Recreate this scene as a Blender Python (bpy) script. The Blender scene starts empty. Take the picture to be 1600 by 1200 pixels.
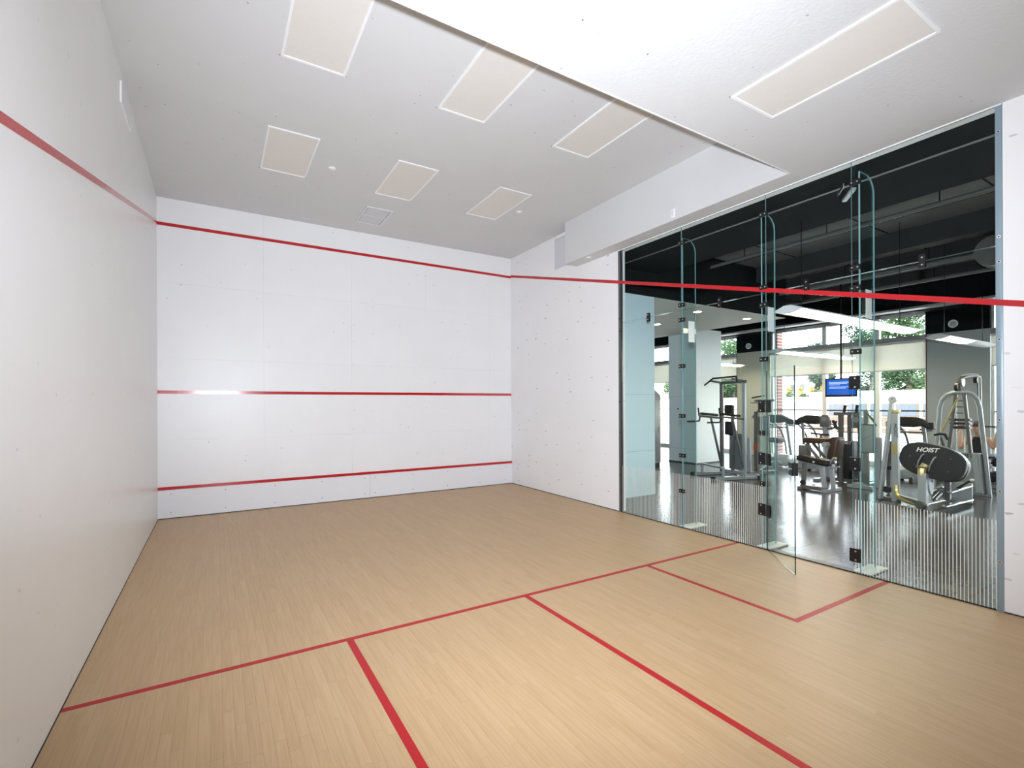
import bpy, bmesh, math, random
from mathutils import Vector, Matrix
random.seed(7)
R = math.radians
SC = bpy.context.scene
COL = SC.collection

# ------------------------------------------------------------------ camera
W, L, H = 6.4, 9.434, 5.027          # court width, front wall distance, ceiling height
ZL = 4.285                           # lowered ceiling / top of the glass
CAM = Vector((0.775, 0.0, 1.7705))
YAW, ROLL, FPX = 0.55503, -0.004528, 765.22
cd = bpy.data.cameras.new('camera'); cam = bpy.data.objects.new('camera', cd); COL.objects.link(cam)
cd.sensor_width = 36.0; cd.lens = FPX * 36.0 / 1600.0
cd.shift_x = -12.06 / 1600.0; cd.shift_y = 31.53 / 1600.0
cd.clip_start = 0.02; cd.clip_end = 400
_f = Vector((math.sin(YAW), math.cos(YAW), 0)); _r0 = Vector((math.cos(YAW), -math.sin(YAW), 0)); _u0 = Vector((0, 0, 1))
_r = _r0 * math.cos(ROLL) + _u0 * math.sin(ROLL); _u = -_r0 * math.sin(ROLL) + _u0 * math.cos(ROLL)
M3 = Matrix((_r, _u, -_f)).transposed()
cam.matrix_world = Matrix.Translation(CAM) @ M3.to_4x4()
SC.camera = cam

# ------------------------------------------------------------------ light and exposure
SC.view_settings.view_transform = 'Standard'; SC.view_settings.look = 'None'
SC.view_settings.gamma = 1.0; SC.view_settings.use_curve_mapping = False
SC.view_settings.exposure = 0.0
world = bpy.data.worlds.new('sky'); SC.world = world; world.use_nodes = True
wn = world.node_tree.nodes; wl = world.node_tree.links
bg = wn['Background']; sky = wn.new('ShaderNodeTexSky'); sky.sky_type = 'NISHITA'
sky.sun_disc = False; sky.sun_elevation = R(48); sky.sun_rotation = R(250); sky.air_density = 1.2; sky.dust_density = 3.0
hs = wn.new('ShaderNodeHueSaturation'); hs.inputs['Saturation'].default_value = 0.3      # hazy white sky
wl.new(sky.outputs[0], hs.inputs['Color']); wl.new(hs.outputs[0], bg.inputs[0]); bg.inputs[1].default_value = 3.0
sd = bpy.data.lights.new('sun', 'SUN'); sd.energy = 3.0; sd.angle = R(1.0); sd.color = (1.0, 0.96, 0.9)
sun = bpy.data.objects.new('sun', sd); COL.objects.link(sun)
sun.rotation_euler = Vector((0.62, 0.25, -0.78)).to_track_quat('-Z', 'Y').to_euler()
# the photographer's flash, just above the lens (its edge shadow lies along the lowered ceiling, its glint on the service line)
fd = bpy.data.lights.new('camera_flash', 'SPOT'); fd.energy = 1880.0; fd.shadow_soft_size = 0.05
fd.spot_size = R(122); fd.spot_blend = 1.0; fd.color = (0.90, 0.965, 1.08)
flash = bpy.data.objects.new('camera_flash', fd); COL.objects.link(flash)
flash.location = (0.80, 0.0, 1.975)
flash.rotation_euler = Vector((math.sin(0.59), math.cos(0.59), 0.16)).to_track_quat('-Z', 'Y').to_euler()
try:
    SC.cycles.max_bounces = 9; SC.cycles.diffuse_bounces = 4; SC.cycles.glossy_bounces = 4
    SC.cycles.transparent_max_bounces = 24; SC.cycles.sample_clamp_indirect = 6.0
    SC.cycles.caustics_reflective = False; SC.cycles.caustics_refractive = False
except Exception:
    pass

# ------------------------------------------------------------------ materials
MATS = {}
def _base(name):
    m = bpy.data.materials.new(name); m.use_nodes = True
    nt = m.node_tree; b = nt.nodes['Principled BSDF']
    MATS[name] = m
    return m, nt.nodes, nt.links, b
def mat(name, col, rough=0.5, metal=0.0, var=0.05, scale=6.0, spec=0.5, bump=0.0, bscale=60.0, emit=None):
    """principled material with a soft procedural variation of its own colour"""
    m, n, l, b = _base(name)
    tc = n.new('ShaderNodeTexCoord'); nz = n.new('ShaderNodeTexNoise'); nz.inputs['Scale'].default_value = scale
    nz.inputs['Detail'].default_value = 3.0
    mx = n.new('ShaderNodeMix'); mx.data_type = 'RGBA'
    c = Vector(col)
    mx.inputs[6].default_value = (*(c * (1 - var)), 1); mx.inputs[7].default_value = (*[min(1, v) for v in c * (1 + var)], 1)
    l.new(tc.outputs['Object'], nz.inputs['Vector']); l.new(nz.outputs['Fac'], mx.inputs[0]); l.new(mx.outputs[2], b.inputs['Base Color'])
    b.inputs['Roughness'].default_value = rough; b.inputs['Metallic'].default_value = metal
    b.inputs['Specular IOR Level'].default_value = spec
    if bump:
        n2 = n.new('ShaderNodeTexNoise'); n2.inputs['Scale'].default_value = bscale; n2.inputs['Detail'].default_value = 2
        bp = n.new('ShaderNodeBump'); bp.inputs['Strength'].default_value = bump; bp.inputs['Distance'].default_value = 0.004
        l.new(tc.outputs['Object'], n2.inputs['Vector']); l.new(n2.outputs['Fac'], bp.inputs['Height']); l.new(bp.outputs['Normal'], b.inputs['Normal'])
    if emit:
        b.inputs['Emission Color'].default_value = (*emit[0], 1); b.inputs['Emission Strength'].default_value = emit[1]
    return m
def wall_mat(name, col, marks, mscale, stretch, rough=0.4, bump=0.12, plane='XZ', size=0.05, dark=0.5):
    """painted plaster with the little grey ball marks of a squash court"""
    m, n, l, b = _base(name)
    tc = n.new('ShaderNodeTexCoord'); mp = n.new('ShaderNodeMapping'); mp.inputs['Scale'].default_value = (*stretch, 1)
    sx = n.new('ShaderNodeSeparateXYZ'); cx = n.new('ShaderNodeCombineXYZ'); l.new(tc.outputs['Object'], sx.inputs[0])
    for k, ax in enumerate(plane): l.new(sx.outputs[ax], cx.inputs[k])
    l.new(cx.outputs[0], mp.inputs['Vector'])
    nz = n.new('ShaderNodeTexNoise'); nz.inputs['Scale'].default_value = 1.6; nz.inputs['Detail'].default_value = 6
    l.new(tc.outputs['Object'], nz.inputs['Vector'])
    mx = n.new('ShaderNodeMix'); mx.data_type = 'RGBA'; c = Vector(col)
    mx.inputs[6].default_value = (*(c * 0.965), 1); mx.inputs[7].default_value = (*[min(1, v) for v in c * 1.03], 1)
    l.new(nz.outputs['Fac'], mx.inputs[0])
    vo = n.new('ShaderNodeTexVoronoi'); vo.voronoi_dimensions = '2D'; vo.inputs['Scale'].default_value = mscale; vo.inputs['Randomness'].default_value = 1
    nd = n.new('ShaderNodeTexNoise'); nd.inputs['Scale'].default_value = 9; l.new(tc.outputs['Object'], nd.inputs['Vector'])
    ad = n.new('ShaderNodeMix'); ad.data_type = 'RGBA'; ad.inputs[0].default_value = 0.06
    l.new(mp.outputs[0], ad.inputs[6]); l.new(nd.outputs['Color'], ad.inputs[7]); l.new(ad.outputs[2], vo.inputs['Vector'])
    lt = n.new('ShaderNodeMath'); lt.operation = 'LESS_THAN'; lt.inputs[1].default_value = size; l.new(vo.outputs['Distance'], lt.inputs[0])
    sp = n.new('ShaderNodeSeparateColor'); l.new(vo.outputs['Color'], sp.inputs[0])
    gt = n.new('ShaderNodeMath'); gt.operation = 'GREATER_THAN'; gt.inputs[1].default_value = 1 - marks; l.new(sp.outputs[0], gt.inputs[0])
    mu = n.new('ShaderNodeMath'); mu.operation = 'MULTIPLY'; l.new(lt.outputs[0], mu.inputs[0]); l.new(gt.outputs[0], mu.inputs[1])
    m2 = n.new('ShaderNodeMath'); m2.operation = 'MULTIPLY'; l.new(mu.outputs[0], m2.inputs[0]); l.new(sp.outputs[1], m2.inputs[1])
    m3 = n.new('ShaderNodeMix'); m3.data_type = 'RGBA'; l.new(m2.outputs[0], m3.inputs[0]); l.new(mx.outputs[2], m3.inputs[6])
    m3.inputs[7].default_value = (*(c * dark), 1); l.new(m3.outputs[2], b.inputs['Base Color'])
    b.inputs['Roughness'].default_value = rough
    nb = n.new('ShaderNodeTexNoise'); nb.inputs['Scale'].default_value = 40; nb.inputs['Detail'].default_value = 4
    l.new(tc.outputs['Object'], nb.inputs['Vector'])
    bp = n.new('ShaderNodeBump'); bp.inputs['Strength'].default_value = bump; bp.inputs['Distance'].default_value = 0.003
    l.new(nb.outputs['Fac'], bp.inputs['Height']); l.new(bp.outputs['Normal'], b.inputs['Normal'])
    return m
def plank_mat():
    m, n, l, b = _base('maple')
    tc = n.new('ShaderNodeTexCoord'); oi = n.new('ShaderNodeObjectInfo'); ge = n.new('ShaderNodeNewGeometry')
    ad = n.new('ShaderNodeMath'); ad.operation = 'ADD'; l.new(oi.outputs['Random'], ad.inputs[0]); l.new(ge.outputs['Random Per Island'], ad.inputs[1])
    fr = n.new('ShaderNodeMath'); fr.operation = 'FRACT'; l.new(ad.outputs[0], fr.inputs[0])
    cr = n.new('ShaderNodeValToRGB'); e = cr.color_ramp.elements
    e[0].position = 0.0; e[0].color = (0.555, 0.372, 0.200, 1); e[1].position = 1.0; e[1].color = (0.605, 0.415, 0.232, 1)
    k = e.new(0.5); k.color = (0.578, 0.390, 0.213, 1); k = e.new(0.93); k.color = (0.588, 0.400, 0.222, 1)
    l.new(fr.outputs[0], cr.inputs[0])
    mp = n.new('ShaderNodeMapping'); mp.inputs['Scale'].default_value = (70, 3.0, 30); l.new(tc.outputs['Object'], mp.inputs['Vector'])
    nz = n.new('ShaderNodeTexNoise'); nz.inputs['Scale'].default_value = 1.0; nz.inputs['Detail'].default_value = 5; l.new(mp.outputs[0], nz.inputs['Vector'])
    mx = n.new('ShaderNodeMix'); mx.data_type = 'RGBA'; mx.blend_type = 'MULTIPLY'; mx.inputs[0].default_value = 0.28
    l.new(cr.outputs[0], mx.inputs[6])
    c2 = n.new('ShaderNodeValToRGB'); c2.color_ramp.elements[0].position = 0.3; c2.color_ramp.elements[0].color = (0.62, 0.55, 0.48, 1); c2.color_ramp.elements[1].position = 0.62
    l.new(nz.outputs['Fac'], c2.inputs[0]); l.new(c2.outputs[0], mx.inputs[7])
    l.new(mx.outputs[2], b.inputs['Base Color'])
    b.inputs['Roughness'].default_value = 0.42; b.inputs['Specular IOR Level'].default_value = 0.35
    return m
def glass_mat(name, tint, refl=1.0, f0=0.04):
    """thin clear glass: tinted transmission with Schlick reflection"""
    m = bpy.data.materials.new(name); m.use_nodes = True; n = m.node_tree.nodes; l = m.node_tree.links
    n.remove(n['Principled BSDF']); out = n['Material Output']
    tr = n.new('ShaderNodeBsdfTransparent'); tr.inputs[0].default_value = (*tint, 1)
    gl = n.new('ShaderNodeBsdfGlossy'); gl.inputs['Roughness'].default_value = 0.0; gl.inputs[0].default_value = (0.95, 1, 1, 1)
    lw = n.new('ShaderNodeLayerWeight'); lw.inputs[0].default_value = 0.5
    po = n.new('ShaderNodeMath'); po.operation = 'POWER'; po.inputs[1].default_value = 5; l.new(lw.outputs['Facing'], po.inputs[0])
    ma = n.new('ShaderNodeMath'); ma.operation = 'MULTIPLY_ADD'; ma.inputs[1].default_value = 0.9 * refl; ma.inputs[2].default_value = f0 * refl; l.new(po.outputs[0], ma.inputs[0])
    mx = n.new('ShaderNodeMixShader'); l.new(ma.outputs[0], mx.inputs[0]); l.new(tr.outputs[0], mx.inputs[1]); l.new(gl.outputs[0], mx.inputs[2])
    l.new(mx.outputs[0], out.inputs[0]); MATS[name] = m
    return m
wall_mat('court_plaster', (0.91, 0.91, 0.912), 0.10, 6.0, (1, 1), 0.38, 0.12, 'XZ', 0.05)
wall_mat('court_plaster_marked', (0.895, 0.888, 0.887), 0.34, 6.0, (0.5, 1.4), 0.32, 0.12, 'YZ', 0.075)
wall_mat('court_plaster_left', (0.895, 0.888, 0.887), 0.22, 6.0, (0.55, 1.1), 0.32, 0.12, 'YZ', 0.06, 0.8)
wall_mat('ceiling_stipple', (0.67, 0.672, 0.67), 0.16, 6.0, (1, 1), 0.75, 0.5, 'XY', 0.05)
mat('white_trim', (0.87, 0.87, 0.87), 0.45, var=0.02)
mat('tin_white', (0.86, 0.87, 0.90), 0.35, var=0.02)
mat('line_red', (0.52, 0.012, 0.018), 0.16, var=0.08, scale=3, spec=0.6)
mat('floor_red', (0.46, 0.014, 0.018), 0.45, spec=0.3, var=0.1, scale=3)
mat('diffuser', (0.74, 0.71, 0.66), 0.5, var=0.03, scale=20)
mat('grille_white', (0.72, 0.72, 0.74), 0.4, var=0.02)
mat('dark_gap', (0.03, 0.028, 0.026), 0.8)
mat('screw', (0.25, 0.25, 0.26), 0.3, 0.8)
plank_mat()
glass_mat('glass', (0.955, 0.985, 0.98), 0.35, 0.0); glass_mat('fin_glass', (0.90, 0.965, 0.96), 0.7); glass_mat('window_glass', (0.97, 0.985, 0.98))
mat('glass_edge', (0.20, 0.35, 0.37), 0.1, var=0.1, spec=0.5); mat('door_edge', (0.02, 0.035, 0.035), 0.2, var=0.1)
mat('black_metal', (0.012, 0.012, 0.013), 0.35, 0.3, var=0.1)
mat('steel_dark', (0.16, 0.165, 0.17), 0.4, 0.7)
mat('steel_blue', (0.30, 0.40, 0.46), 0.3, 0.3, var=0.06)
mat('chrome', (0.75, 0.76, 0.78), 0.18, 0.95, var=0.02)
mat('stripe_white', (0.82, 0.81, 0.76), 0.5, var=0.02)
mat('gym_white', (0.80, 0.84, 0.86), 0.5, var=0.015)
mat('gym_grey', (0.42, 0.445, 0.455), 0.6, var=0.03)
mat('gym_sand', (0.50, 0.485, 0.40), 0.6, var=0.03)
mat('gym_dark', (0.012, 0.014, 0.015), 0.8, spec=0.08, var=0.2, scale=3)
mat('slab_dark', (0.19, 0.192, 0.188), 0.8, spec=0.1, var=0.2, scale=1.5)
mat('beam_dark', (0.05, 0.051, 0.05), 0.8, spec=0.1, var=0.2, scale=3); mat('duct_dark', (0.17, 0.172, 0.168), 0.45, 0.3, var=0.2)
mat('soffit_sand', (0.70, 0.68, 0.62), 0.7, var=0.02)
mat('blind_cream', (0.80, 0.78, 0.70), 0.8, var=0.02)
_n = MATS['blind_cream'].node_tree.nodes; _l = MATS['blind_cream'].node_tree.links      # thin fabric: daylight shows through it
_t = _n.new('ShaderNodeBsdfTranslucent'); _t.inputs[0].default_value = (0.85, 0.83, 0.76, 1); _x = _n.new('ShaderNodeMixShader'); _x.inputs[0].default_value = 0.38
_l.new(_n['Principled BSDF'].outputs[0], _x.inputs[1]); _l.new(_t.outputs[0], _x.inputs[2]); _l.new(_x.outputs[0], _n['Material Output'].inputs[0])
mat('beam_grey', (0.34, 0.34, 0.33), 0.5)
mat('frame_white', (0.80, 0.79, 0.75), 0.4, var=0.02)
mat('baseboard_dark', (0.05, 0.05, 0.05), 0.5)
mat('silver_paint', (0.41, 0.44, 0.465), 0.3, 0.35, var=0.04)
mat('silver_dark', (0.16, 0.156, 0.148), 0.35, 0.3, var=0.06)
mat('shroud_grey', (0.25, 0.26, 0.265), 0.45, var=0.05)
mat('shroud_black', (0.022, 0.023, 0.024), 0.38, var=0.1)
mat('pad_black', (0.014, 0.012, 0.012), 0.45, var=0.15, scale=20)
mat('pad_brown', (0.05, 0.03, 0.02), 0.4, var=0.15, scale=20)
mat('pad_tan', (0.46, 0.27, 0.11), 0.45, var=0.08)
mat('gold', (0.55, 0.45, 0.2), 0.3, 0.5, var=0.05)
mat('rubber', (0.02, 0.02, 0.02), 0.8)
mat('letter_white', (0.85, 0.85, 0.84), 0.5, var=0.01)
mat('letter_black', (0.01, 0.01, 0.01), 0.5)
mat('red_label', (0.55, 0.10, 0.08), 0.5)
mat('lamp_lens', (0.9, 0.86, 0.7), 0.5, var=0.01, emit=((1.0, 0.90, 0.66), 20.0))
mat('lamp_off', (0.72, 0.72, 0.74), 0.4, var=0.02)
mat('downlight_glow', (0.9, 0.85, 0.7), 0.5, var=0.01, emit=((1.0, 0.88, 0.66), 14.0))
mat('screen_blue', (0.002, 0.015, 0.08), 0.2, var=0.05, scale=2, spec=0.1, emit=((0.008, 0.115, 0.58), 1.0))
mat('screen_text', (0.5, 0.6, 0.8), 0.3, var=0.02, emit=((0.35, 0.55, 0.95), 1.0))
mat('skin', (0.56, 0.33, 0.24), 0.5, var=0.05); mat('hair_dark', (0.02, 0.014, 0.012), 0.5); mat('cloth_black', (0.015, 0.015, 0.018), 0.8)
mat('cloth_grey', (0.10, 0.11, 0.125), 0.8); mat('lip', (0.45, 0.15, 0.13), 0.5); mat('eye_dark', (0.02, 0.015, 0.01), 0.3)
mat('asphalt', (0.42, 0.41, 0.40), 0.9, var=0.1, scale=0.4); mat('building_white', (0.62, 0.60, 0.58), 0.7, var=0.03); mat('building_tan', (0.05, 0.036, 0.024), 0.8, var=0.15, scale=1.0)
mat('roof_lavender', (0.04, 0.042, 0.06), 0.7, var=0.08); mat('far_pane', (0.045, 0.052, 0.065), 0.6, spec=0.1); mat('brick_red', (0.13, 0.04, 0.03), 0.85, var=0.2, scale=8); mat('mortar', (0.25, 0.22, 0.20), 0.9)
mat('bark', (0.12, 0.09, 0.065), 0.9, var=0.2)
def leaf_mat(name, a, b_):
    m, n, l, b = _base(name); ge = n.new('ShaderNodeNewGeometry'); mx = n.new('ShaderNodeMix'); mx.data_type = 'RGBA'
    mx.inputs[6].default_value = (*a, 1); mx.inputs[7].default_value = (*b_, 1); l.new(ge.outputs['Random Per Island'], mx.inputs[0]); l.new(mx.outputs[2], b.inputs['Base Color'])
    b.inputs['Roughness'].default_value = 0.9; b.inputs['Specular IOR Level'].default_value = 0.05
leaf_mat('leaf_mid', (0.014, 0.030, 0.013), (0.036, 0.062, 0.030)); leaf_mat('leaf_dark', (0.010, 0.022, 0.013), (0.024, 0.042, 0.026)); leaf_mat('leaf_pale', (0.022, 0.040, 0.018), (0.055, 0.085, 0.045)); leaf_mat('leaf_yellow', (0.12, 0.085, 0.008), (0.20, 0.155, 0.02))
def tile_mat():
    m, n, l, b = _base('gym_tile')
    tc = n.new('ShaderNodeTexCoord'); nz = n.new('ShaderNodeTexNoise'); nz.inputs['Scale'].default_value = 2.2; nz.inputs['Detail'].default_value = 6
    l.new(tc.outputs['Object'], nz.inputs['Vector'])
    cr = n.new('ShaderNodeValToRGB'); e = cr.color_ramp.elements; e[0].position = 0.3; e[0].color = (0.060, 0.056, 0.054, 1); e[1].position = 0.7; e[1].color = (0.105, 0.098, 0.095, 1)
    l.new(nz.outputs['Fac'], cr.inputs[0]); l.new(cr.outputs[0], b.inputs['Base Color'])
    b.inputs['Roughness'].default_value = 0.19; b.inputs['Specular IOR Level'].default_value = 0.22
    n2 = n.new('ShaderNodeTexNoise'); n2.inputs['Scale'].default_value = 5; n2.inputs['Detail'].default_value = 3; l.new(tc.outputs['Object'], n2.inputs['Vector'])
    bp = n.new('ShaderNodeBump'); bp.inputs['Strength'].default_value = 0.25; bp.inputs['Distance'].default_value = 0.01
    l.new(n2.outputs['Fac'], bp.inputs['Height']); l.new(bp.outputs['Normal'], b.inputs['Normal'])
tile_mat()

# ------------------------------------------------------------------ mesh helpers
def link(name, me, parent=None, loc=None, rot=None):
    o = bpy.data.objects.new(name, me); COL.objects.link(o)
    if parent: o.parent = parent
    if loc is not None: o.location = loc
    if rot is not None: o.rotation_euler = rot
    return o
def tag(o, label=None, cat=None, group=None, kind=None):
    if label: o['label'] = label
    if cat: o['category'] = cat
    if group: o['group'] = group
    if kind: o['kind'] = kind
    return o
def thing(name, loc, label, cat, rz=0.0, group=None, kind=None):
    o = link(name, None, None, loc, (0, 0, rz)); o.empty_display_size = 0.1
    return tag(o, label, cat, group, kind)
def add_box(bm, c, s, rot=None, bev=0.0, mi=0, seg=1):
    r = bmesh.ops.create_cube(bm, size=1.0); vs = r['verts']
    bmesh.ops.scale(bm, vec=s, verts=vs)
    if bev > 0:
        es = list({e for v in vs for e in v.link_edges})
        b = bmesh.ops.bevel(bm, geom=es, offset=bev, segments=seg, profile=0.5, affect='EDGES'); 
        vs = list({v for f in b['faces'] for v in f.verts} | {v for v in vs if v.is_valid})
    fs = {f for v in vs for f in v.link_faces}
    for f in fs: f.material_index = mi
    m = Matrix.Translation(c) @ (rot.to_4x4() if rot is not None else Matrix())
    bmesh.ops.transform(bm, matrix=m, verts=vs)
def _frame(d, up=None):
    d = d.normalized(); u = up or (Vector((0, 0, 1)) if abs(d.z) < 0.95 else Vector((1, 0, 0)))
    x = u.cross(d).normalized(); y = d.cross(x)
    return x, y
def add_tube(bm, pts, r, seg=8, flat=1.0, cap=True, radii=None):
    """round (or flattened) tube along a polyline, mitred at the corners"""
    pts = [Vector(p) for p in pts]; rings = []; px = None
    for i, p in enumerate(pts):
        a = (pts[i] - pts[i - 1]).normalized() if i else (pts[1] - pts[0]).normalized()
        b = (pts[i + 1] - pts[i]).normalized() if i < len(pts) - 1 else a
        t = (a + b).normalized() if (a + b).length > 1e-6 else a
        if px is None: x, y = _frame(t)
        else: x = (px - t * px.dot(t)).normalized(); y = t.cross(x)
        px = x; k = 1.0 / max(0.5, t.dot(a)); rr = radii[i] if radii else r
        rings.append([bm.verts.new(p + x * math.cos(2 * math.pi * j / seg) * rr * k + y * math.sin(2 * math.pi * j / seg) * rr * flat * k) for j in range(seg)])
    for A, B in zip(rings, rings[1:]):
        for j in range(seg):
            bm.faces.new((A[j], A[(j + 1) % seg], B[(j + 1) % seg], B[j]))
    if cap:
        bm.faces.new(rings[0][::-1]); bm.faces.new(rings[-1])
def smooth_pts(pts, n=5):
    """Catmull-Rom through control points"""
    P = [Vector(p) for p in pts]; P = [P[0] * 2 - P[1]] + P + [P[-1] * 2 - P[-2]]; out = []
    for i in range(1, len(P) - 2):
        for k in range(n):
            t = k / n; a, b, c, d = P[i - 1:i + 3]
            out.append(0.5 * ((2 * b) + (c - a) * t + (2 * a - 5 * b + 4 * c - d) * t * t + (3 * b - a - 3 * c + d) * t ** 3))
    return out + [P[-2]]
def add_prism(bm, poly, plane, a, b, mi=0):
    """extrude a 2-D outline; plane 'xz' extrudes along y, 'yz' along x, 'xy' along z"""
    def P(u, v, w): return {'xz': (u, w, v), 'yz': (w, u, v), 'xy': (u, v, w)}[plane]
    A = [bm.verts.new(P(u, v, a)) for u, v in poly]; B = [bm.verts.new(P(u, v, b)) for u, v in poly]; n = len(poly); fs = []
    for i in range(n): fs.append(bm.faces.new((A[i], A[(i + 1) % n], B[(i + 1) % n], B[i])))
    fs.append(bm.faces.new(A[::-1])); fs.append(bm.faces.new(B))
    for f in fs: f.material_index = mi
def finish(bm, name, mats, parent=None, loc=None, rot=None, smooth=False):
    bmesh.ops.recalc_face_normals(bm, faces=bm.faces)
    me = bpy.data.meshes.new(name); bm.to_mesh(me); bm.free()
    for m in (mats if isinstance(mats, (list, tuple)) else [mats]): me.materials.append(MATS[m])
    if smooth:
        for p in me.polygons: p.use_smooth = True
        try: me.set_sharp_from_angle(angle=R(40))
        except Exception: pass
    return link(name, me, parent, loc, rot)
def box(name, c, s, m, parent=None, rot=None, bev=0.0, seg=2):
    bm = bmesh.new(); add_box(bm, c, s, rot, bev, 0, seg); return finish(bm, name, m, parent, smooth=bev > 0)
def span(name, lo, hi, m, parent=None, bev=0.0):
    lo = Vector(lo); hi = Vector(hi); return box(name, (lo + hi) / 2, hi - lo, m, parent, None, bev)
def boxes(name, lst, m, parent=None, bev=0.0):
    bm = bmesh.new()
    for lo, hi in lst:
        lo = Vector(lo); hi = Vector(hi); add_box(bm, (lo + hi) / 2, hi - lo, None, bev)
    return finish(bm, name, m, parent)
def tube(name, pts, r, m, parent=None, seg=8, flat=1.0, curve=0, radii=None):
    bm = bmesh.new(); add_tube(bm, smooth_pts(pts, curve) if curve else pts, r, seg, flat, radii=radii); return finish(bm, name, m, parent, smooth=True)
def bar(name, a, b, w, d, m, parent=None, up=(0, 0, 1), bev=0.006):
    """rectangular-section bar from a to b"""
    a = Vector(a); b = Vector(b); z = (b - a).normalized(); u = Vector(up)
    if abs(z.dot(u)) > 0.95: u = Vector((1, 0, 0))
    x = u.cross(z).normalized(); y = z.cross(x)
    return box(name, (a + b) / 2, (w, d, (b - a).length), m, parent, Matrix((x, y, z)).transposed(), bev, 1)
def cyl(name, a, b, r, m, parent=None, seg=14): return tube(name, [a, b], r, m, parent, seg)
def prism(name, poly, plane, a, b, m, parent=None, bev=0.0):
    bm = bmesh.new(); add_prism(bm, poly, plane, a, b)
    if bev: bmesh.ops.bevel(bm, geom=list(bm.edges), offset=bev, segments=2, profile=0.5, affect='EDGES')
    return finish(bm, name, m, parent, smooth=bev > 0)
def ball(name, c, s, m, parent=None, sub=2):
    bm = bmesh.new(); bmesh.ops.create_icosphere(bm, subdivisions=sub, radius=1.0)
    bmesh.ops.transform(bm, matrix=Matrix.Translation(c) @ Matrix.Diagonal((*s, 1)), verts=bm.verts); return finish(bm, name, m, parent, smooth=True)
def oval(a, b, n=20, p=2.0, c=(0, 0)):
    o = []
    for i in range(n):
        t = 2 * math.pi * i / n; cs, sn = math.cos(t), math.sin(t)
        o.append((c[0] + a * math.copysign(abs(cs) ** (2 / p), cs), c[1] + b * math.copysign(abs(sn) ** (2 / p), sn)))
    return o
def lettering(name, text, size, m, parent, mat4, shear=0.0, depth=0.003, bold=0.0):
    cu = bpy.data.curves.new(name, 'FONT'); cu.body = text; cu.size = size; cu.shear = shear; cu.extrude = depth; cu.align_x = 'CENTER'; cu.align_y = 'CENTER'; cu.offset = bold
    t = bpy.data.objects.new('tmp_text', cu); COL.objects.link(t)
    bpy.context.view_layer.update()
    me = bpy.data.meshes.new_from_object(t.evaluated_get(bpy.context.evaluated_depsgraph_get()))
    bpy.data.objects.remove(t); me.name = name; me.materials.clear(); me.materials.append(MATS[m])
    o = link(name, me, parent); o.matrix_local = mat4
    return o
def axes(o, x, y):
    """matrix with text running along x, letters standing along y, at o"""
    x = Vector(x).normalized(); y = Vector(y); y = (y - x * y.dot(x)).normalized(); z = x.cross(y)
    m = Matrix((x, y, z)).transposed().to_4x4(); m.translation = Vector(o); return m

# ================================================================== COURT SHELL
# floor: sub-floor with individual maple strips
floor = span('floor', (-0.2, -0.6, -0.09), (6.40, L + 0.2, -0.012), 'dark_gap')
tag(floor, 'pale maple strip floor of the squash court', 'floor', kind='structure')
PW = W / 112.0
LEN = [0.35, 0.5, 0.65, 0.85, 1.1]
planks = []
for c in range(112):
    y = -0.45 - random.random() * 0.6
    while y < L - 0.012:
        ln = random.choice(LEN); planks.append((c, y, ln)); y += ln
plank_me = {}
def plank_mesh(ln):
    if ln not in plank_me:
        bm = bmesh.new(); add_box(bm, (0, 0, -0.006), (PW - 0.0005, ln - 0.0006, 0.012)); bmesh.ops.recalc_face_normals(bm, faces=bm.faces)
        me = bpy.data.meshes.new('plank'); bm.to_mesh(me); bm.free(); me.materials.append(MATS['maple']); plank_me[ln] = me
    return plank_me[ln]
def pix(p):
    d = Vector(p) - CAM; z = d.dot(_f); return (812.06 + FPX * d.dot(_r) / z, 631.53 - FPX * d.dot(_u) / z, z)
scored = []
for c, y, ln in planks:
    ctr = Vector(((c + 0.5) * PW, y + ln / 2, 0)); s = -1.0
    if (ctr - CAM).dot(_f) > 0.6:
        u, v, z = pix(ctr)
        if 0 < u < 1600 and v < 1130 and y > -0.4 and y + ln < L - 0.012: s = ln / z ** 3
    scored.append((s, c, y, ln))
scored.sort(reverse=True)
for s, c, y, ln in scored[:300]:
    link('plank', plank_mesh(ln), floor, ((c + 0.5) * PW, y + ln / 2, 0))
bm = bmesh.new()
for s, c, y, ln in scored[300:]:
    y0, y1 = max(y, -0.55), min(y + ln, L - 0.012)
    if y1 - y0 > 0.02: add_box(bm, ((c + 0.5) * PW, (y0 + y1) / 2, -0.006), (PW - 0.0005, y1 - y0 - 0.0006, 0.012))
tag(finish(bm, 'plank_field', 'maple', floor), kind='stuff')
# painted floor lines
YS = 3.827
for lo, hi in [((0.004, YS - 0.022, 0), (W - 0.003, YS + 0.026, 0.0008)), ((W / 2 - 0.024, -0.55, 0), (W / 2 + 0.026, YS - 0.022, 0.0008)),
               ((1.60, YS - 1.625, 0), (1.65, YS - 0.022, 0.0008)), ((0.004, YS - 1.65, 0), (1.65, YS - 1.60, 0.0008)),
               ((W - 1.65, YS - 1.60, 0), (W - 1.60, YS - 0.022, 0.0008)), ((W - 1.65, YS - 1.65, 0), (W - 0.003, YS - 1.60, 0.0008))]:
    span('court_line', lo, hi, 'floor_red', floor)

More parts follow.
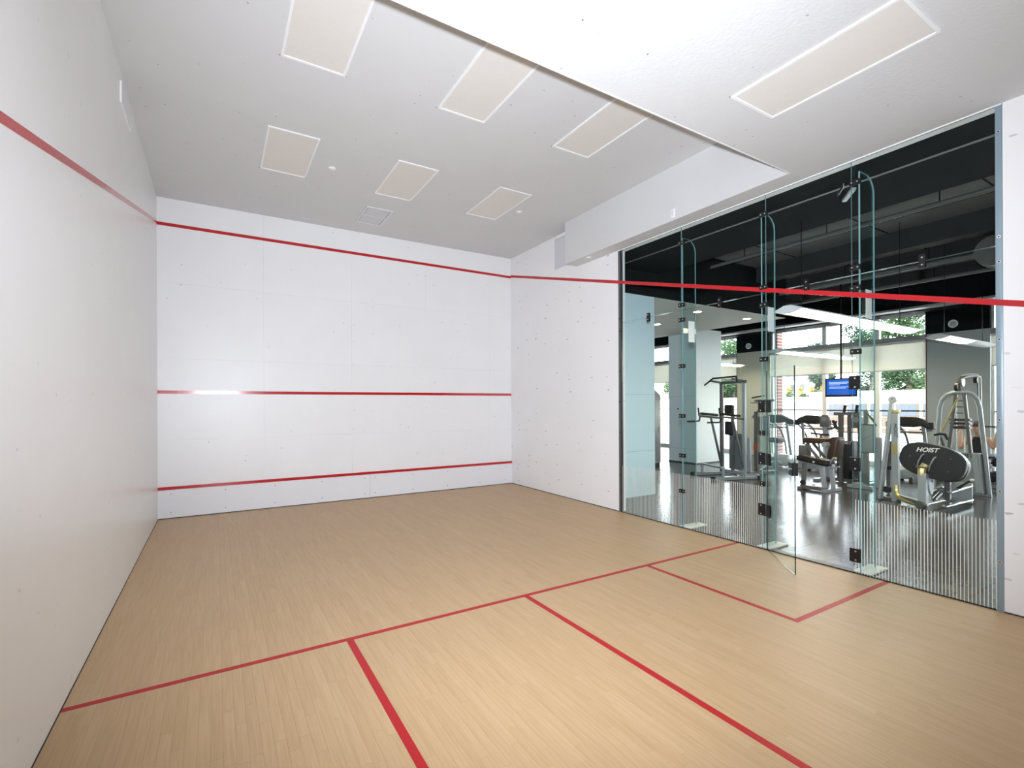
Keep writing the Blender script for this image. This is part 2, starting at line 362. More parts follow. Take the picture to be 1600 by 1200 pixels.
# front wall of flush panels above the tin
wf = span('wall_front', (-0.2, L + 0.012, -0.09), (W + 0.25, L + 0.2, H + 0.1), 'court_plaster')
tag(wf, 'white panelled front wall of the squash court with red lines', 'wall', kind='structure')
xs = [0.0, 1.472, 2.936, 4.40, 5.86, W]; zs = [0.47, 1.23, 2.517, 3.70, H]
for i in range(5):
    for j in range(4):
        a = 0.0006
        span('panel', (xs[i] + a * (i > 0), L + random.uniform(0, 0.0006), zs[j] + a), (xs[i + 1] - a * (i < 4), L + 0.012, zs[j + 1] - a * (j < 3)), 'court_plaster', wf)
span('out_line', (0.0, L - 0.004, 4.590), (W, L + 0.0001, 4.640), 'line_red', wf)
span('service_line', (0.0, L - 0.004, 1.960), (W, L + 0.0001, 2.010), 'line_red', wf)
# tin
tin = thing('tin', (0, L, 0), 'white tin board with red top rail along the foot of the front wall', 'tin')
span('board', (0.0, -0.016, 0.012), (3.258, 0.011, 0.452), 'tin_white', tin); span('board', (3.261, -0.016, 0.012), (W, 0.011, 0.452), 'tin_white', tin)
span('top_rail', (0.0, -0.026, 0.4522), (W, 0.0, 0.4995), 'line_red', tin)
span('foot_gap', (0.0, -0.012, 0.0), (W, 0.011, 0.0118), 'dark_gap', tin)
bm = bmesh.new(); bmesh.ops.create_cone(bm, cap_ends=True, segments=8, radius1=0.009, radius2=0.007, depth=0.004)
bmesh.ops.rotate(bm, cent=(0, 0, 0), matrix=Matrix.Rotation(R(90), 3, 'X'), verts=bm.verts)
sme = bpy.data.meshes.new('screw'); bm.to_mesh(sme); bm.free(); sme.materials.append(MATS['screw'])
for x in (0.165, 0.9, 1.638, 2.4, 3.16, 3.36, 4.1, 4.85, 5.6, 6.23):
    for z in (0.092, 0.386): link('screw', sme, tin, (x, -0.018, z))
# left wall
wlft = span('wall_left', (-0.2, -0.6, -0.09), (0.0, L + 0.012, H + 0.1), 'court_plaster_left')
tag(wlft, 'long white left side wall of the squash court', 'wall', kind='structure')
def side_line(x0, x1, y0, y1, parent, name='out_line'):
    def zc(y): return 2.264 + 0.2517 * y
    bm = bmesh.new(); k = 0.0258
    add_prism(bm, [(y0, zc(y0) - k), (y1, zc(y1) - k), (y1, zc(y1) + k), (y0, zc(y0) + k)], 'yz', x0, x1)
    return finish(bm, name, 'line_red', parent)
side_line(-0.0001, 0.003, -0.45, L - 0.005, wlft)
prism('shadow_gap', [(0.0, 0.0), (0.004, 0.0), (0.0, 0.008)], 'xz', -0.5, L - 0.02, 'dark_gap', wlft)
# right wall: solid ends beside the glass, and the wall above it
wr = boxes('wall_right', [((W, 5.985, -0.09), (W + 0.15, L + 0.012, H + 0.1)), ((W, -0.6, -0.09), (W + 0.15, 1.355, H + 0.1)), ((W, 1.355, ZL + 0.006), (W + 0.15, 5.985, H + 0.1))], 'court_plaster_marked')
tag(wr, 'white right side wall of the squash court around the glass front', 'wall', kind='structure')
side_line(W - 0.003, W + 0.0001, 5.985, L - 0.005, wr); side_line(W - 0.003, W + 0.0001, -0.45, 1.355, wr)
span('shadow_gap', (W - 0.006, 5.985, 0.0), (W + 0.0001, L - 0.02, 0.010), 'dark_gap', wr); span('shadow_gap', (W - 0.006, -0.5, 0.0), (W + 0.0001, 1.355, 0.010), 'dark_gap', wr)
wb = span('wall_back', (-0.2, -0.6, -0.09), (W + 0.15, -0.45, H + 0.1), 'court_plaster'); tag(wb, 'white back wall behind the camera', 'wall', kind='structure')
# ceilings
ce = span('ceiling', (-0.2, 2.99, H), (W + 0.15, L + 0.2, H + 0.1), 'ceiling_stipple'); tag(ce, 'stippled pale grey ceiling over the front of the court', 'ceiling', kind='structure')
cl = span('ceiling_lowered', (0.0, -0.45, ZL), (W, 2.99, H), 'ceiling_stipple'); tag(cl, 'lowered white ceiling over the back of the court', 'ceiling', kind='structure')
span('edge_bead', (0.0, 2.985, ZL - 0.003), (6.12, 2.998, ZL + 0.02), 'white_trim', cl)
bk = span('trim_1', (6.12, 2.99, ZL), (W, 7.05, H), 'ceiling_stipple'); tag(bk, 'boxed white bulkhead running along the top of the glass wall', 'bulkhead', kind='structure')
span('edge_bead', (W - 0.006, 1.36, ZL - 0.012), (W, 5.98, ZL), 'white_trim', bk)

# ceiling light panels
def troffer(x0, y0, z, label, xw=0.572, yl=1.19):
    t = thing('ceiling_light', (x0, y0, z), label, 'light', group='recessed light panels of the court')
    f = 0.022
    boxes('frame', [((0, 0, -0.012), (xw, f, 0)), ((0, yl - f, -0.012), (xw, yl, 0)), ((0, f, -0.012), (f, yl - f, 0)), ((xw - f, f, -0.012), (xw, yl - f, 0))], 'white_trim', t)
    span('diffuser', (f, f, -0.004), (xw - f, yl - f, -0.0005), 'diffuser', t)
    for sx, sy in ((-0.012, yl + 0.006), (xw + 0.012, yl + 0.006)): ball('clip', (sx, sy, -0.003), (0.007, 0.007, 0.004), 'screw', t, 1)
col_lab = ['by the left wall', 'over the middle of the court', 'by the bulkhead']
for j, (x0, nm) in enumerate(zip((1.30, 2.852, 4.397), col_lab)):
    troffer(x0, 6.37, H, 'ceiling light panel %s, row nearest the front wall' % nm)
    troffer(x0, 3.835, H, 'ceiling light panel %s, row beside the lowered ceiling' % nm)
troffer(4.378, 1.304, ZL, 'long light panel in the lowered ceiling above the glass wall'); troffer(2.835, 1.304, ZL, 'light panel in the lowered ceiling cut by the top of the picture')
# small ceiling fittings
def sprinkler(p, label):
    t = thing('sprinkler', p, label, 'sprinkler', group='sprinkler cover plates')
    bm = bmesh.new(); add_tube(bm, [(0, 0, 0), (0, 0, -0.004), (0, 0, -0.010)], 0.05, 18, radii=[0.052, 0.05, 0.04]); finish(bm, 'plate', 'white_trim', t, smooth=True)
    cyl('cap', (0, 0, -0.010), (0, 0, -0.016), 0.026, 'white_trim', t)
sprinkler((2.144, 7.076, H), 'round white sprinkler cap between the two left light panels'); sprinkler((5.146, 7.043, H), 'round white sprinkler cap near the bulkhead end, right of the light panels'); sprinkler((6.216, 6.507, ZL), 'round white sprinkler cap under the bulkhead')
v = thing('ceiling_vent', (2.885, 8.12, H), 'square white ceiling vent grille close to the front wall', 'vent')
boxes('frame', [((0, 0, -0.012), (0.44, 0.03, 0)), ((0, 0.76, -0.012), (0.44, 0.79, 0)), ((0, 0.03, -0.012), (0.03, 0.76, 0)), ((0.41, 0.03, -0.012), (0.44, 0.76, 0)), ((0.03, 0.385, -0.010), (0.41, 0.405, 0))], 'grille_white', v)
span('backing', (0.03, 0.03, -0.003), (0.41, 0.76, -0.0005), 'gym_grey', v)
for i in range(11):
    box('slat', (0.06 + i * 0.032, 0.395, -0.007), (0.023, 0.72, 0.002), 'grille_white', v, Matrix.Rotation(R(14), 3, 'Y'))
v = thing('wall_vent', (W, 7.30, 4.36), 'white return air grille high on the right wall behind the bulkhead', 'vent')
boxes('frame', [((-0.012, 0, 0), (0, 0.47, 0.025)), ((-0.012, 0, 0.60), (0, 0.47, 0.625)), ((-0.012, 0, 0.025), (0, 0.025, 0.60)), ((-0.012, 0.445, 0.025), (0, 0.47, 0.60))], 'white_trim', v)
span('backing', (-0.003, 0.025, 0.025), (-0.0005, 0.445, 0.60), 'gym_grey', v)
for i in range(22): box('slat', (-0.006, 0.235, 0.04 + i * 0.0255), (0.003, 0.42, 0.019), 'grille_white', v, Matrix.Rotation(R(-30), 3, 'Y'))
v = thing('wall_vent', (0.0, 6.03, 4.70), 'narrow white air grille high on the left wall under the ceiling', 'vent')
boxes('frame', [((0, 0, 0), (0.014, 0.6, 0.02)), ((0, 0, 0.19), (0.014, 0.6, 0.21)), ((0, 0, 0.02), (0.014, 0.02, 0.19)), ((0, 0.58, 0.02), (0.014, 0.6, 0.19))], 'white_trim', v)
span('backing', (0.0005, 0.02, 0.02), (0.003, 0.58, 0.19), 'gym_grey', v)
for i in range(7): box('slat', (0.008, 0.30, 0.032 + i * 0.024), (0.003, 0.56, 0.018), 'grille_white', v, Matrix.Rotation(R(30), 3, 'Y'))
s = thing('switch_plate', (6.12, 4.60, 4.38), 'small white blank switch plate on the bulkhead face', 'plate')
box('plate', (-0.004, 0, 0), (0.008, 0.075, 0.12), 'white_trim', s, None, 0.002); box('switch', (-0.010, 0, 0), (0.006, 0.03, 0.06), 'grille_white', s, None, 0.001)

# ================================================================== GLASS WALL
gw = thing('window_1', (W, 0, 0), 'frameless clear glass wall between the court and the gym', 'glass wall', kind='structure')
def pane(name, y0, y1, z0, z1, parent, x0=0.0, t=0.012, m='glass'):
    bm = bmesh.new(); add_box(bm, (x0 + t / 2, (y0 + y1) / 2, (z0 + z1) / 2), (t, y1 - y0, z1 - z0))
    for f in bm.faces: f.material_index = 0 if abs(f.normal.x) > 0.9 else 1
    return finish(bm, name, [m, 'glass_edge'], parent)
stripe_me = None
def stripes(p, y0, y1):
    global stripe_me
    if stripe_me is None:
        bm = bmesh.new(); add_box(bm, (-0.0006, 0, 0.3875), (0.0008, 0.0052, 0.755)); bmesh.ops.recalc_face_normals(bm, faces=bm.faces)
        stripe_me = bpy.data.meshes.new('stripe'); bm.to_mesh(stripe_me); bm.free(); stripe_me.materials.append(MATS['stripe_white'])
    n = int((y1 - y0 - 0.02) / 0.0262)
    for i in range(n): link('stripe', stripe_me, p, (0, y0 + 0.018 + i * 0.0262, 0))
ZJ = 3.093
for y0, y1 in ((4.703, 5.93), (3.447, 4.699)):
    p = pane('pane', y0, y1, 0.012, ZJ - 0.003, gw); stripes(p, y0, y1)
p = pane('pane', 1.40, 2.507, 0.012, ZJ - 0.003, gw); stripes(p, 1.36, 2.507)
pane('pane', 2.511, 3.443, 2.172, ZJ - 0.003, gw)
for y0, y1 in ((4.703, 5.93), (3.447, 4.699), (2.511, 3.443), (1.40, 2.507)): pane('pane', y0, y1, ZJ + 0.003, ZL - 0.004, gw)
# fins standing behind the joints on the gym side, each with a rounded top corner and a foot plate
def fin(y, x1, ztop):
    bm = bmesh.new(); r = 0.17; poly = [(0.016, 0.012), (x1, 0.012), (x1, ztop - r)]
    poly += [(x1 - r + r * math.cos(a), ztop - r + r * math.sin(a)) for a in [math.pi / 2 * k / 8 for k in range(1, 9)]] + [(0.016, ztop)]
    add_prism(bm, poly, 'xz', y - 0.0075, y + 0.0075)
    bm.normal_update()
    for f in bm.faces: f.material_index = 0 if abs(f.normal.y) > 0.9 else 1
    f = finish(bm, 'fin', ['fin_glass', 'glass_edge'], gw)
    span('foot_plate', (0.03, y - 0.085, 0.0), (0.42, y + 0.085, 0.018), 'stripe_white', f, 0.004)
    box('window_reflection', (0.19, y - 0.009, 2.80), (0.13, 0.002, 0.30), 'white_trim', f)  # white plate standing in for a window's reflection in the fin
    return f
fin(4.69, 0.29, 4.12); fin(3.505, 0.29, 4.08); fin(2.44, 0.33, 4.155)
def clip(y, z, w=0.085, h=0.055):
    """two-bolt patch fitting clamping two pieces of glass"""
    o = box('clip', (-0.004, y, z), (0.008, w, h), 'black_metal', gw, None, 0.002, 1)
    box('clip_back', (0.016, y, z), (0.008, w, h), 'black_metal', o)
    horiz = w > h
    for s in (-1, 1):
        c = (-0.0095, y + (s * w * 0.26 if horiz else 0), z + (0 if horiz else s * h * 0.26)); cyl('bolt', (c[0] + 0.004, c[1], c[2]), (c[0] - 0.001, c[1], c[2]), 0.008, 'chrome', o, 10)
    return o
for yj in (4.701, 3.475, 2.475):
    for z in (4.05, 3.17, 2.957, 2.30): clip(yj, z, 0.1)
for z in (1.593, 1.03, 0.525): clip(4.701, z, 0.1)
for z in (1.407, 0.791): clip(3.50, z, 0.06, 0.06)
for y in (5.33, 4.085, 2.967, 1.908): clip(y, ZJ, 0.05, 0.13)
# bolted steel channels at both ends and a slim black shoe on the floor
fr = span('frame', (-0.002, 1.357, 0.0), (0.05, 1.402, ZL - 0.002), 'steel_blue', gw, 0.002)
for z in (4.053, 3.166, 2.955, 2.30, 1.62, 1.018, 0.42):
    cyl('bolt', (-0.002, 1.379, z), (-0.007, 1.379, z), 0.013, 'chrome', fr, 12); cyl('bolt', (-0.0065, 1.379, z), (-0.009, 1.379, z), 0.006, 'black_metal', fr, 8)
fr2 = span('frame', (-0.002, 5.93, 0.0), (0.05, 5.983, ZL - 0.002), 'steel_dark', gw, 0.002)
for z in (3.166, 2.955, 2.30, 1.8, 1.3, 0.6): cyl('bolt', (-0.002, 5.955, z), (-0.007, 5.955, z), 0.011, 'black_metal', fr2, 10)
span('floor_shoe', (0.001, 1.40, 0.0), (0.03, 5.93, 0.012), 'black_metal', gw); span('head_channel', (0.0, 1.40, ZL - 0.004), (0.03, 5.93, ZL + 0.005), 'black_metal', gw)
# red out line carried across the glass, and a bracket with a stay near the top
side_line(-0.003, -0.0002, 1.355, 5.985, gw)
st = bar('stay_bracket', (0.08, 2.52, 4.02), (0.36, 2.74, 4.03), 0.05, 0.03, 'silver_paint', gw); bar('stay_plate', (0.05, 2.60, 4.08), (0.30, 2.78, 4.09), 0.012, 0.05, 'chrome', st)
# open door leaf swung into the court
dr = thing('door_1', (W - 0.004, 3.436, 0.0), 'open frameless glass door leaf swung into the court', 'door', math.atan2(2.776 - 3.436, 5.808 - W), kind='structure')
bm = bmesh.new(); add_box(bm, (0.012 + 0.438, 0, 1.082), (0.876, 0.012, 2.145))
bm.normal_update()
for f in bm.faces: f.material_index = 0 if abs(f.normal.y) > 0.9 else 1
lf = finish(bm, 'leaf', ['glass', 'door_edge'], dr)
for z in (1.731, 1.099, 0.482):
    h = box('hinge', (0.062, 0.010, z), (0.10, 0.008, 0.145), 'black_metal', dr, None, 0.002, 1); box('hinge_plate', (0.062, -0.010, z), (0.10, 0.008, 0.145), 'black_metal', h)
    for s in (-1, 1): cyl('bolt', (0.03, 0.013, z + s * 0.05), (0.03, 0.017, z + s * 0.05), 0.008, 'chrome', h, 8)
lk = box('lock', (0.845, 0.018, 1.09), (0.10, 0.024, 0.135), 'black_metal', dr, None, 0.003, 1); box('lock_plate', (0.845, -0.018, 1.09), (0.10, 0.024, 0.135), 'black_metal', lk, None, 0.003, 1)
cyl('thumb_turn', (0.845, -0.030, 1.09), (0.845, -0.045, 1.09), 0.018, 'chrome', lk)
for z in (1.731, 1.099, 0.482): 
    hp = box('hinge_block', (-0.006, 3.50, z), (0.012, 0.085, 0.145), 'black_metal', gw, None, 0.002, 1)
    for s in (-1, 1): cyl('bolt', (-0.012, 3.51, z + s * 0.05), (-0.015, 3.51, z + s * 0.05), 0.008, 'chrome', hp, 8)
for z in (1.978, 1.134, 0.19):
    hp = box('strike', (0.0, 2.485, z), (0.03, 0.10, 0.14), 'black_metal', gw, None, 0.003, 1)
    for s in (-1, 1): cyl('bolt', (-0.015, 2.475, z + s * 0.045), (-0.018, 2.475, z + s * 0.045), 0.009, 'chrome', hp, 8)
th = span('trim_2', (W + 0.002, 2.51, -0.012), (W + 0.10, 3.443, 0.010), 'black_metal'); tag(th, 'flat black threshold in the glass doorway', 'threshold', kind='structure')

# ================================================================== GYM SHELL
XW = 16.5
gf = span('floor_gym', (W, -1.2, -0.09), (XW + 0.3, 17.2, -0.006), 'dark_gap'); tag(gf, 'glossy dark grey tiled floor of the gym', 'floor', kind='structure')
TS = 1.66
bm = bmesh.new(); add_box(bm, (0, 0, -0.003), (TS - 0.004, TS - 0.004, 0.006)); bmesh.ops.recalc_face_normals(bm, faces=bm.faces)
tme = bpy.data.meshes.new('tile'); bm.to_mesh(tme); bm.free(); tme.materials.append(MATS['gym_tile'])
for i in range(6):
    for j in range(-1, 10):
        if i * TS + W + 0.11 + TS < XW + 0.31: link('tile', tme, gf, (W + 0.11 + (i + 0.5) * TS, -0.03 + (j + 0.5) * TS, 0))
boxes('floor_edge', [((W + 0.002, -1.2, -0.006), (W + 0.108, 2.505, 0)), ((W + 0.002, 3.447, -0.006), (W + 0.108, 17, 0))], 'gym_tile', gf)
mat('gym_blue', (0.66, 0.83, 0.91), 0.5, var=0.015)
w = span('wall_gym_side', (W + 0.16, 6.76, -0.09), (8.08, 17.0, 3.85), 'gym_blue'); tag(w, 'smooth pale blue-white wall block just behind the left end of the glass', 'wall', kind='structure')
boxes('reflection_line', [((W + 0.18, 6.757, 1.945), (8.08, 6.76, 1.95)), ((W + 0.18, 6.757, 0.86), (8.08, 6.76, 0.865))], 'beam_grey', w)  # grey strips put in as lines reflected by the court glass
w = span('wall_gym_end', (W + 0.16, 17.0, -0.09), (XW + 0.3, 17.2, 5.0), 'gym_sand'); tag(w, 'far end wall of the gym behind the pillar', 'wall', kind='structure')
w = span('wall_gym_near', (W + 0.16, -1.2, -0.09), (XW + 0.3, -1.0, 5.0), 'gym_sand'); tag(w, 'near end wall of the gym out of sight', 'wall', kind='structure')
# dark ceiling: slab with joints, deep dark bulkhead next to the glass, beams
c = span('ceiling_gym', (W + 0.15, -1.2, 4.9), (XW + 0.3, 17.2, 5.05), 'slab_dark'); tag(c, 'dark concrete slab ceiling of the gym', 'ceiling', kind='structure')
for y in (0.7, 2.4, 4.1, 5.8): span('joint', (8.3, y - 0.012, 4.895), (15.4, y + 0.012, 4.9), 'gym_dark', c)
for x in (10.6, 12.0): span('joint', (x - 0.012, -1.0, 4.895), (x + 0.012, 17.0, 4.9), 'gym_dark', c)
b = span('trim_3', (W + 0.15, -1.0, 4.31), (8.18, 6.76, 4.9), 'gym_dark'); tag(b, 'near black bulkhead over the gym side of the glass', 'bulkhead', kind='structure')
span('seam', (7.05, -1.0, 4.303), (7.09, 6.7, 4.31), 'duct_dark', b)
for i, x in enumerate((11.35, 13.1, 14.5)):
    b = span('trim_%d' % (4 + i), (x, -1.0, 4.55), (x + 0.28, 6.7 if x < 12 else 17.0, 4.9), 'beam_dark')
    tag(b, ['first dark ceiling beam of the gym, nearest the glass', 'middle dark ceiling beam of the gym', 'dark ceiling beam of the gym nearest the windows'][i], 'beam', kind='structure')
b = span('trim_7', (XW - 0.5, -1.0, 4.10), (XW + 0.3, 17.0, 4.9), 'gym_dark'); tag(b, 'deep dark fascia above the gym windows', 'beam', kind='structure')
sf = span('trim_8', (W + 0.16, 6.76, 3.85), (12.65, 17.0, 4.9), ['soffit_sand']); tag(sf, 'flat grey-beige dropped soffit above the gym pillar', 'soffit', kind='structure')
boxes('fascia', [((W + 0.16, 6.755, 3.853), (12.65, 6.76, 4.9)), ((12.65, 6.755, 3.853), (12.655, 17.0, 4.9))], 'gym_dark', sf)
for i, (x, y) in enumerate(((10.05, 7.3), (11.88, 7.29), (10.6, 9.0))):
    t = thing('downlight', (x, y, 3.85), ['round recessed downlight in the soffit, left one near its edge', 'round recessed downlight in the soffit, right one near its corner', 'round recessed downlight deeper in the soffit above the pillar'][i], 'light', group='downlights in the soffit')
    bm = bmesh.new(); add_tube(bm, [(0, 0, 0), (0, 0, -0.008)], 0.11, 18); finish(bm, 'ring', 'white_trim', t, smooth=True)
    cyl('lens', (0, 0, -0.008), (0, 0, -0.010), 0.085, 'downlight_glow', t, 16)
# free-standing pillar under the soffit
pl = span('pillar', (12.65, 9.4, 0.0), (13.8, 10.42, 3.95), 'gym_white'); tag(pl, 'broad square white pillar behind the chin-up station', 'pillar', kind='structure')
boxes('baseboard', [((12.64, 9.39, 0), (13.81, 9.4, 0.03)), ((12.64, 9.4, 0), (12.65, 10.43, 0.03))], 'baseboard_dark', pl)
boxes('reflection_line', [((12.647, 9.42, 1.98), (12.65, 10.40, 1.985)), ((12.647, 9.42, 0.42), (12.65, 10.40, 0.425))], 'beam_grey', pl)  # same glass reflections, continued over the pillar as thin grey strips
s = thing('switch_plate', (12.648, 10.05, 1.60), 'small thermostat plate on the left face of the white pillar', 'plate'); box('plate', (-0.006, 0, 0), (0.012, 0.12, 0.11), 'white_trim', s, None, 0.002); box('display', (-0.013, 0, 0.01), (0.003, 0.07, 0.03), 'black_metal', s)

# window wall: columns, three window bays, grey head beam, roller blinds
COLS = [(4.0, 5.24, 'gym_grey', 'flat grey wall column between the gym windows behind the person'), (9.45, 10.67, 'gym_sand', 'sand coloured wall column between the gym windows left of the door'), (14.9, 16.1, 'gym_sand', 'wall column at the far left end of the gym windows'), (-1.0, -0.2, 'gym_grey', 'wall column at the near end of the gym windows')]
for i, (y0, y1, m, lab) in enumerate(COLS):
    c = span('wall_column', (XW - 0.08, y0, -0.09), (XW + 0.3, y1, 3.53), m); tag(c, lab, 'column', kind='structure')
    span('dark_head', (XW - 0.08, y0, 3.53), (XW + 0.3, y1, 4.1), 'gym_dark', c); span('red_edge', (XW - 0.085, y1 - 0.02, 0.0), (XW - 0.08, y1, 3.53), 'brick_red', c)
bays = [(5.24, 9.45, (6.39, 7.79), 'middle gym window bay with two mullions looking on trees'), (10.67, 14.9, (12.1, 13.5), 'left gym window bay partly behind the white pillar'), (-0.2, 4.0, (1.2, 2.6), 'right gym window bay beside the grey column')]
for i, (y0, y1, mu, lab) in enumerate(bays):
    wnd = thing('window_%d' % (i + 2), (XW, 0, 0), lab, 'window', kind='structure')
    ys = [y0] + list(mu) + [y1]
    for k, y in enumerate(ys):
        a, b_ = (y, y + 0.05) if k == 0 else ((y - 0.05, y) if k == len(ys) - 1 else (y - 0.06, y + 0.06))
        span('mullion', (0.02, a, 0.0), (0.14, b_, 4.1), 'frame_white', wnd)
    for a, b_ in zip(ys, ys[1:]):
        a += 0.06; b_ -= 0.06
        span('sill', (0.02, a, 0.0), (0.14, b_, 0.12), 'frame_white', wnd); span('transom', (0.04, a, 1.52), (0.12, b_, 1.565), 'steel_dark', wnd)
        for z0, z1 in ((0.12, 1.52), (1.565, 4.08)):
            bm = bmesh.new(); add_box(bm, (0.08, (a + b_) / 2, (z0 + z1) / 2), (0.008, b_ - a, z1 - z0)); finish(bm, 'pane', 'window_glass', wnd)
    span('head_beam', (-0.07, y0, 3.40), (0.0, y1, 3.53), 'beam_grey', wnd)
    bl = thing('roller_blind', (XW - 0.04, y0, 3.40), ['wide cream roller blind half drawn over the middle gym window', 'cream roller blind half drawn over the left gym window behind the pillar', 'cream roller blind half drawn over the right gym window'][i], 'blind', group='roller blinds of the gym windows')
    wd = y1 - y0 - 0.02
    cyl('tube', (0, 0.01, -0.03), (0, wd, -0.03), 0.028, 'frame_white', bl, 10); span('fabric', (-0.012, 0.012, -0.75), (-0.009, wd - 0.002, -0.03), 'blind_cream', bl); span('bottom_bar', (-0.016, 0.012, -0.775), (-0.005, wd - 0.002, -0.75), 'beam_grey', bl)
# loudspeakers on the dark column heads
for y, z, lab in ((4.66, 3.72, 'small round white speaker on the dark head of the grey column'), (10.16, 3.73, 'small round white speaker on the dark head of the sand coloured column')):
    t = thing('speaker', (XW - 0.08, y, z), lab, 'speaker', group='speakers on the column heads')
    bm = bmesh.new(); add_tube(bm, [(0, 0, 0), (-0.05, 0, 0), (-0.09, 0, 0)], 0.1, 14, radii=[0.05, 0.09, 0.10]); finish(bm, 'housing', 'white_trim', t, smooth=True)
    cyl('cone', (-0.09, 0, 0), (-0.094, 0, 0), 0.07, 'gym_grey', t)

# suspended linear lights
def linear_light(x0, x1, y, z, label, lit=1.0, ztop=4.9):
    t = thing('pendant_light', (x0, y, z), label, 'light', group='suspended linear lights of the gym')
    ln = x1 - x0
    bm = bmesh.new(); add_prism(bm, [(-0.20, 0.045), (-0.05, 0.10), (0.05, 0.10), (0.20, 0.045), (0.19, 0.03), (0.06, 0.085), (-0.06, 0.085), (-0.19, 0.03)], 'yz', 0, ln); finish(bm, 'wing', 'lamp_off', t)
    n = max(1, round(ln / 1.3))
    for k in range(n):
        a, b_ = ln * k / n + 0.03, ln * (k + 1) / n - 0.03; on = (k + 0.5) / n < lit
        bm = bmesh.new(); add_prism(bm, [(-0.17, 0.035), (-0.06, 0.0), (0.06, 0.0), (0.17, 0.035), (0.06, 0.078), (-0.06, 0.078)], 'yz', a, b_); finish(bm, 'lens', 'lamp_lens' if on else 'lamp_off', t)
    for k in range(n + 1): bm = bmesh.new(); add_prism(bm, [(-0.19, 0.03), (-0.05, -0.01), (0.05, -0.01), (0.19, 0.03), (0.05, 0.10), (-0.05, 0.10)], 'yz', ln * k / n - 0.012, ln * k / n + 0.012); finish(bm, 'end_cap', 'lamp_off', t)
    for a in (0.35, ln - 0.35): cyl('hanger', (a, 0, 0.10), (a, 0, ztop - z), 0.006, 'black_metal', t, 6)
linear_light(7.35, 11.15, 3.72, 2.99, 'long lit linear light hanging over the doorway, nearest the glass')
linear_light(12.3, 15.9, 6.80, 2.98, 'long lit linear light hanging before the window blinds by the screen')
linear_light(12.67, 15.5, 3.80, 3.0, 'linear light hanging before the grey column with its right end unlit', 0.45)
linear_light(14.1, 15.6, 10.0, 2.99, 'short lit linear light hanging before the sand coloured column')

# ducts and pipes under the slab
def duct(name, pts, r, label, ribs=0, m='duct_dark'):
    t = thing(name, pts[0], label, 'duct'); p0 = Vector(pts[0]); q = [Vector(p) - p0 for p in pts]
    bm = bmesh.new(); add_tube(bm, q, r, 20); finish(bm, 'casing', m, t, smooth=True)
    d = (q[-1] - q[0])
    for k in range(ribs):
        c = q[0] + d * ((k + 0.5) / ribs); u = d.normalized() * 0.012; bm = bmesh.new(); add_tube(bm, [c - u, c + u], r * 1.035, 20); finish(bm, 'rib', m, t, smooth=True)
    return t
duct('round_duct', [(11.7, 2.75, 4.28), (14.4, 2.75, 4.28)], 0.25, 'ribbed round dark duct under the gym ceiling at the right', 14)
def pipe(x, y0, y1, z, r, lab):
    t = thing('pipe', (x, y0, z), lab, 'pipe', group='dark pipes under the gym ceiling'); cyl('run', (0, 0, 0), (0, y1 - y0, 0), r, 'duct_dark', t, 10); n = 4
    for k in range(n): yy = (y1 - y0) * (k + 0.5) / n; cyl('hanger', (0, yy, r), (0, yy, 4.9 - z), 0.008, 'gym_dark', t, 6)
pipe(9.6, 0.5, 6.6, 4.62, 0.035, 'thin dark pipe under the slab, nearest the glass'); pipe(12.4, 3.1, 9.0, 4.42, 0.05, 'thicker dark pipe between the ceiling beams'); pipe(13.8, 3.1, 12.0, 4.40, 0.04, 'thin dark pipe near the window-side beam')
t = thing('cable_tray', (15.62, 0.5, 4.12), 'long pale cable tray under the beam by the windows', 'tray'); span('tray', (0, 0, 0), (0.32, 11.0, 0.05), 'beam_grey', t)
for k in range(5): cyl('hanger', (0.16, 1 + 2.2 * k, 0.05), (0.16, 1 + 2.2 * k, 0.78), 0.008, 'gym_dark', t, 6)

# television on a ceiling pole
tv = thing('television', (13.2, 5.775, 2.125), 'flat blue-screen television hanging on a black ceiling pole', 'television', R(22))
box('cabinet', (0.03, 0, 0), (0.05, 0.63, 0.44), 'black_metal', tv, None, 0.008); box('screen', (0.004, 0, 0.012), (0.006, 0.57, 0.36), 'screen_blue', tv)
for k, (y, z, wd) in enumerate(((0.02, 0.125, 0.44), (0.06, 0.095, 0.36), (0.13, 0.065, 0.22), (0.02, 0.015, 0.42), (0.07, -0.01, 0.33))): box('text_line', (0.0, y, z), (0.002, wd, 0.011), 'screen_text', tv)
cyl('pole', (0.08, 0, 0.0), (0.08, 0, 2.77), 0.022, 'black_metal', tv, 10); box('bracket', (0.066, 0, 0), (0.03, 0.16, 0.16), 'black_metal', tv, None, 0.003)

# ================================================================== OUTSIDE
g = span('ground', (XW + 0.3, -60, -0.6), (140, 140, -0.35), 'asphalt'); tag(g, 'sunlit pale paving outside the gym windows', 'ground', kind='structure')
bp = thing('brick_pier', (17.3, 9.70, -0.35), 'narrow red brick pier just outside the window', 'pier'); span('core', (0.0, 0.006, 0.0), (0.3, 0.214, 4.9), 'mortar', bp)
bm = bmesh.new(); add_box(bm, (0.15, 0.11, 0), (0.32, 0.22, 0.062)); bmesh.ops.recalc_face_normals(bm, faces=bm.faces); bme = bpy.data.meshes.new('brick'); bm.to_mesh(bme); bm.free(); bme.materials.append(MATS['brick_red'])
for k in range(44): link('brick', bme, bp, (0, 0, 0.06 + k * 0.11))
rail = thing('guard_rail', (24.0, 0, -0.35), 'thin grey guard rail on posts outside the windows', 'rail'); cyl('top_rail', (0, 2, 1.1), (0, 40, 1.1), 0.03, 'silver_paint', rail, 8); cyl('mid_rail', (0, 2, 0.6), (0, 40, 0.6), 0.022, 'silver_paint', rail, 8)
for k in range(14): cyl('post', (0, 3 + k * 2.7, 0), (0, 3 + k * 2.7, 1.1), 0.025, 'silver_paint', rail, 8)
